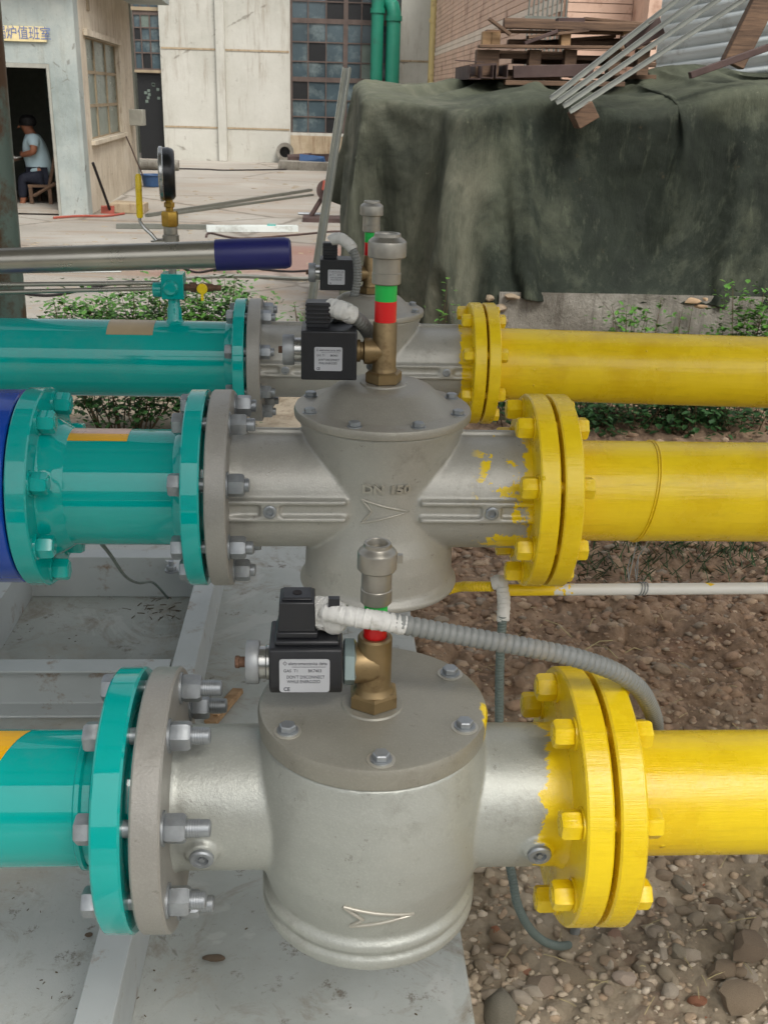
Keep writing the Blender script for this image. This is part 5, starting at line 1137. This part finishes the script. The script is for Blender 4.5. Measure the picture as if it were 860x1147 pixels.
# ---------------- plants ----------------
def plant(label, base, spread, height, nst, nleaf, ls, mat='leaf', cat='shrub', lean=0, flatf=1., name='shrub', depth=None):
    t = thing(name, label, cat, base); g = G(); V = []; F = []; off = 0
    dep = spread if depth is None else depth
    for s in range(nst):
        a = random.uniform(0, 6.28); x0, y0 = random.uniform(-.6, .6)*spread, random.uniform(-.5, .5)*dep
        tip = Vector((x0*1.3+random.uniform(-.3, .3)*spread+lean, y0*1.3, height*random.uniform(.55, 1.0))); b0 = Vector((x0*.7, y0*.7, -.03)); m = b0.lerp(tip, .5)+Vector((random.uniform(-.03, .03), random.uniform(-.03, .03), 0))
        path = [b0.lerp(m, q/4) if q < 4 else m.lerp(tip, (q-4)/4) for q in range(9)]; g.tube(path, [.0042-.0004*q for q in range(9)], 5)
        for q in range(nleaf//nst):
            k = random.uniform(.15, 1)**.7; i = min(7, int(k*8)); p = path[i].lerp(path[i+1], k*8-i)
            p = p+Vector((random.gauss(0, .035), random.gauss(0, .035), random.gauss(0, .02)))*(ls/.022)
            az = random.uniform(0, 6.28); el = random.uniform(-.5, .6); d = Vector((math.cos(az)*math.cos(el), math.sin(az)*math.cos(el), math.sin(el))); s_ = d.cross(Vector((0, 0, 1))).normalized(); nn = s_.cross(d); L = ls*random.uniform(.45, 1.45); w = L*random.uniform(.24, .38)
            c = nn*L*.10*random.uniform(-1, 1)
            V += [p, p+d*L*.35+s_*w+nn*w*.35, p+d*L*.8+s_*w*.6+nn*w*.2+c*.5, p+d*L+c, p+d*L*.8-s_*w*.6+nn*w*.2+c*.5, p+d*L*.35-s_*w+nn*w*.35, p+d*L*.5]
            F += [(off, off+1, off+6), (off+1, off+2, off+6), (off+2, off+3, off+6), (off+3, off+4, off+6), (off+4, off+5, off+6), (off+5, off, off+6)]; off += 7
    g.obj('stems', MT['stem'], t)
    me = npmesh('foliage', [tuple(v) for v in V], F, MT[mat], smooth=True); stuff(link('foliage', me, t)); return t
labs = ['low leafy green shrub at the far left behind the teal pipe', 'low green shrub second from the left behind the long teal pipe', 'green shrub directly behind the teal block under the gauge', 'green shrub with a tall shoot right of the teal block', 'low shrub behind the far teal flange']
for k, (u, w, h, v) in enumerate(((100, .17, .33, 410), (145, .17, .38, 410), (190, .16, .36, 410), (228, .15, .42, 412), (262, .12, .40, 414))):
    b = atz(u, v+25, .0); plant(labs[k], (b.x, b.y+.0, 0.02), w*1.6, h*1.45, 20, 1700, .036)
b = atz(140, 486, .0); plant('dark leafy hedge plant low down behind the teal spool', (b.x, b.y, 0.02), .30, .34, 26, 1500, .030, 'leafd', depth=.12)
b = atz(235, 486, .0); plant('dark leafy plant low down between the two teal pipes, right side', (b.x, b.y, 0.02), .26, .34, 22, 1200, .030, 'leafd', depth=.12)
b = at(337, 385, 5.6); plant('small bright green plant left of the middle coil', (b.x, b.y, .02), .07, at(337, 335, 5.6).z, 7, 260, .028)
b = at(497, 385, 5.5); plant('small weed at the foot of the tarpaulin behind the valve lid', (b.x, b.y, .02), .06, at(497, 318, 5.5).z, 5, 110, .03)
b = at(705, 400, 5.7); plant('climbing green weed against the low wall, left of the two', (b.x, b.y, .0), .17, at(705, 318, 5.7).z, 9, 360, .035, depth=.05)
b = at(752, 400, 5.7); plant('sparse small weed against the low wall, between two bushier ones', (b.x, b.y, .0), .09, at(752, 338, 5.7).z, 5, 110, .03, depth=.05)
b = at(833, 400, 5.6); plant('bushy green weed climbing the low wall at the right edge', (b.x, b.y, .0), .24, at(833, 312, 5.6).z, 16, 1150, .036, depth=.10)
for k, u in enumerate((600, 660, 720, 780, 840)):
    b = atz(u, 500, .05); plant(['undergrowth weed in the gap beside the middle yellow flange', 'undergrowth weed second from the left in the gap between yellow pipes', 'undergrowth weed midway along the gap between yellow pipes', 'undergrowth weed fourth along the gap between yellow pipes', 'undergrowth weed at the right edge between yellow pipes'][k], (b.x, b.y+.12, 0.03), .34, .34, 24, 850, .036, 'leafd', 'weed', name='weed')
g = G()
for i in range(420):
    u = random.uniform(640, 870); v = random.uniform(606, 645) if random.random() < .7 else random.uniform(600, 660); p = atz(u, v, .12); z = soil_h(p.x, p.y); L = random.uniform(.02, .08); a = random.uniform(0, 6.28)
    d = Vector((math.cos(a)*.7, math.sin(a)*.7, random.uniform(.2, 1))).normalized()*L; s_ = d.cross(Vector((0, 0, 1))).normalized()*.0018; b = Vector((p.x, p.y, z))
    g.add([b-s_, b+s_, b+d*.6+s_*.8+Vector((0, 0, .004)), b+d, b+d*.6-s_*.8+Vector((0, 0, .004))], [(0, 1, 2, 3, 4)])
stuff(g.obj('grass', MT['leafd'], soil))

# ---------------- canopy, its post, building behind the camera ----------------
cp = thing('canopy', 'corrugated canopy above the valves with a rusty green post at the left edge', 'canopy')
g = G(); pr = []; x = -2.9
while x < 3.1: pr += [(x, 0), (x+.06, .03), (x+.12, .03), (x+.18, 0)]; x += .24
n = len(pr); z0_, z1_ = 3.75, 3.55; CY0, CY1 = -1.1, 2.75
g.add([(x, CY0, z0_+dz_) for x, dz_ in pr]+[(x, CY1, z1_+dz_) for x, dz_ in pr], [(i, i+1, n+i+1, n+i) for i in range(n-1)])
o = g.obj('roof_sheet', MT['canopy'], cp, sharp=20); sm = o.modifiers.new('s', 'SOLIDIFY'); sm.thickness = .004
for y in (-1.0, .2, 1.4, 2.65):
    z = z0_+(z1_-z0_)*(y-CY0)/(CY1-CY0); g = G(); g.box((-2.9, y-.03, z-.09), (3.1, y+.03, z-.008)); g.obj('purlin', MT['post'], cp)
pp0 = at(-12, 360, 2.72); g = G(); g.cyl((pp0.x-.02, 2.72, 0), (at(-22, 50, 2.72).x-.005+.0, 2.72, 3.45), .095, n=40); g.obj('post', MT['post'], cp)
g = G(); g.cyl((2.9, 2.72, 0), (2.9, 2.72, 3.45), .08, n=24); g.obj('post', MT['post'], cp)
for x in (-2.8, 3.0): g = G(); g.cyl((x, -1.05, 0), (x, -1.05, 3.65), .06, n=24); g.obj('post', MT['post'], cp)
rb = thing('rear_building', 'grey rendered boiler hall standing behind the photographer', 'building')
g = G(); g.box((-14, -11.6, 0), (14, -11, 3.6)); g.obj('wall', MT['wallg'], rb)
for k in range(7): g = G(); g.box((-12+k*3.6, -10.99, 1), (-10.2+k*3.6, -10.95, 2.4)); g.obj('window', MT['glass'], rb)
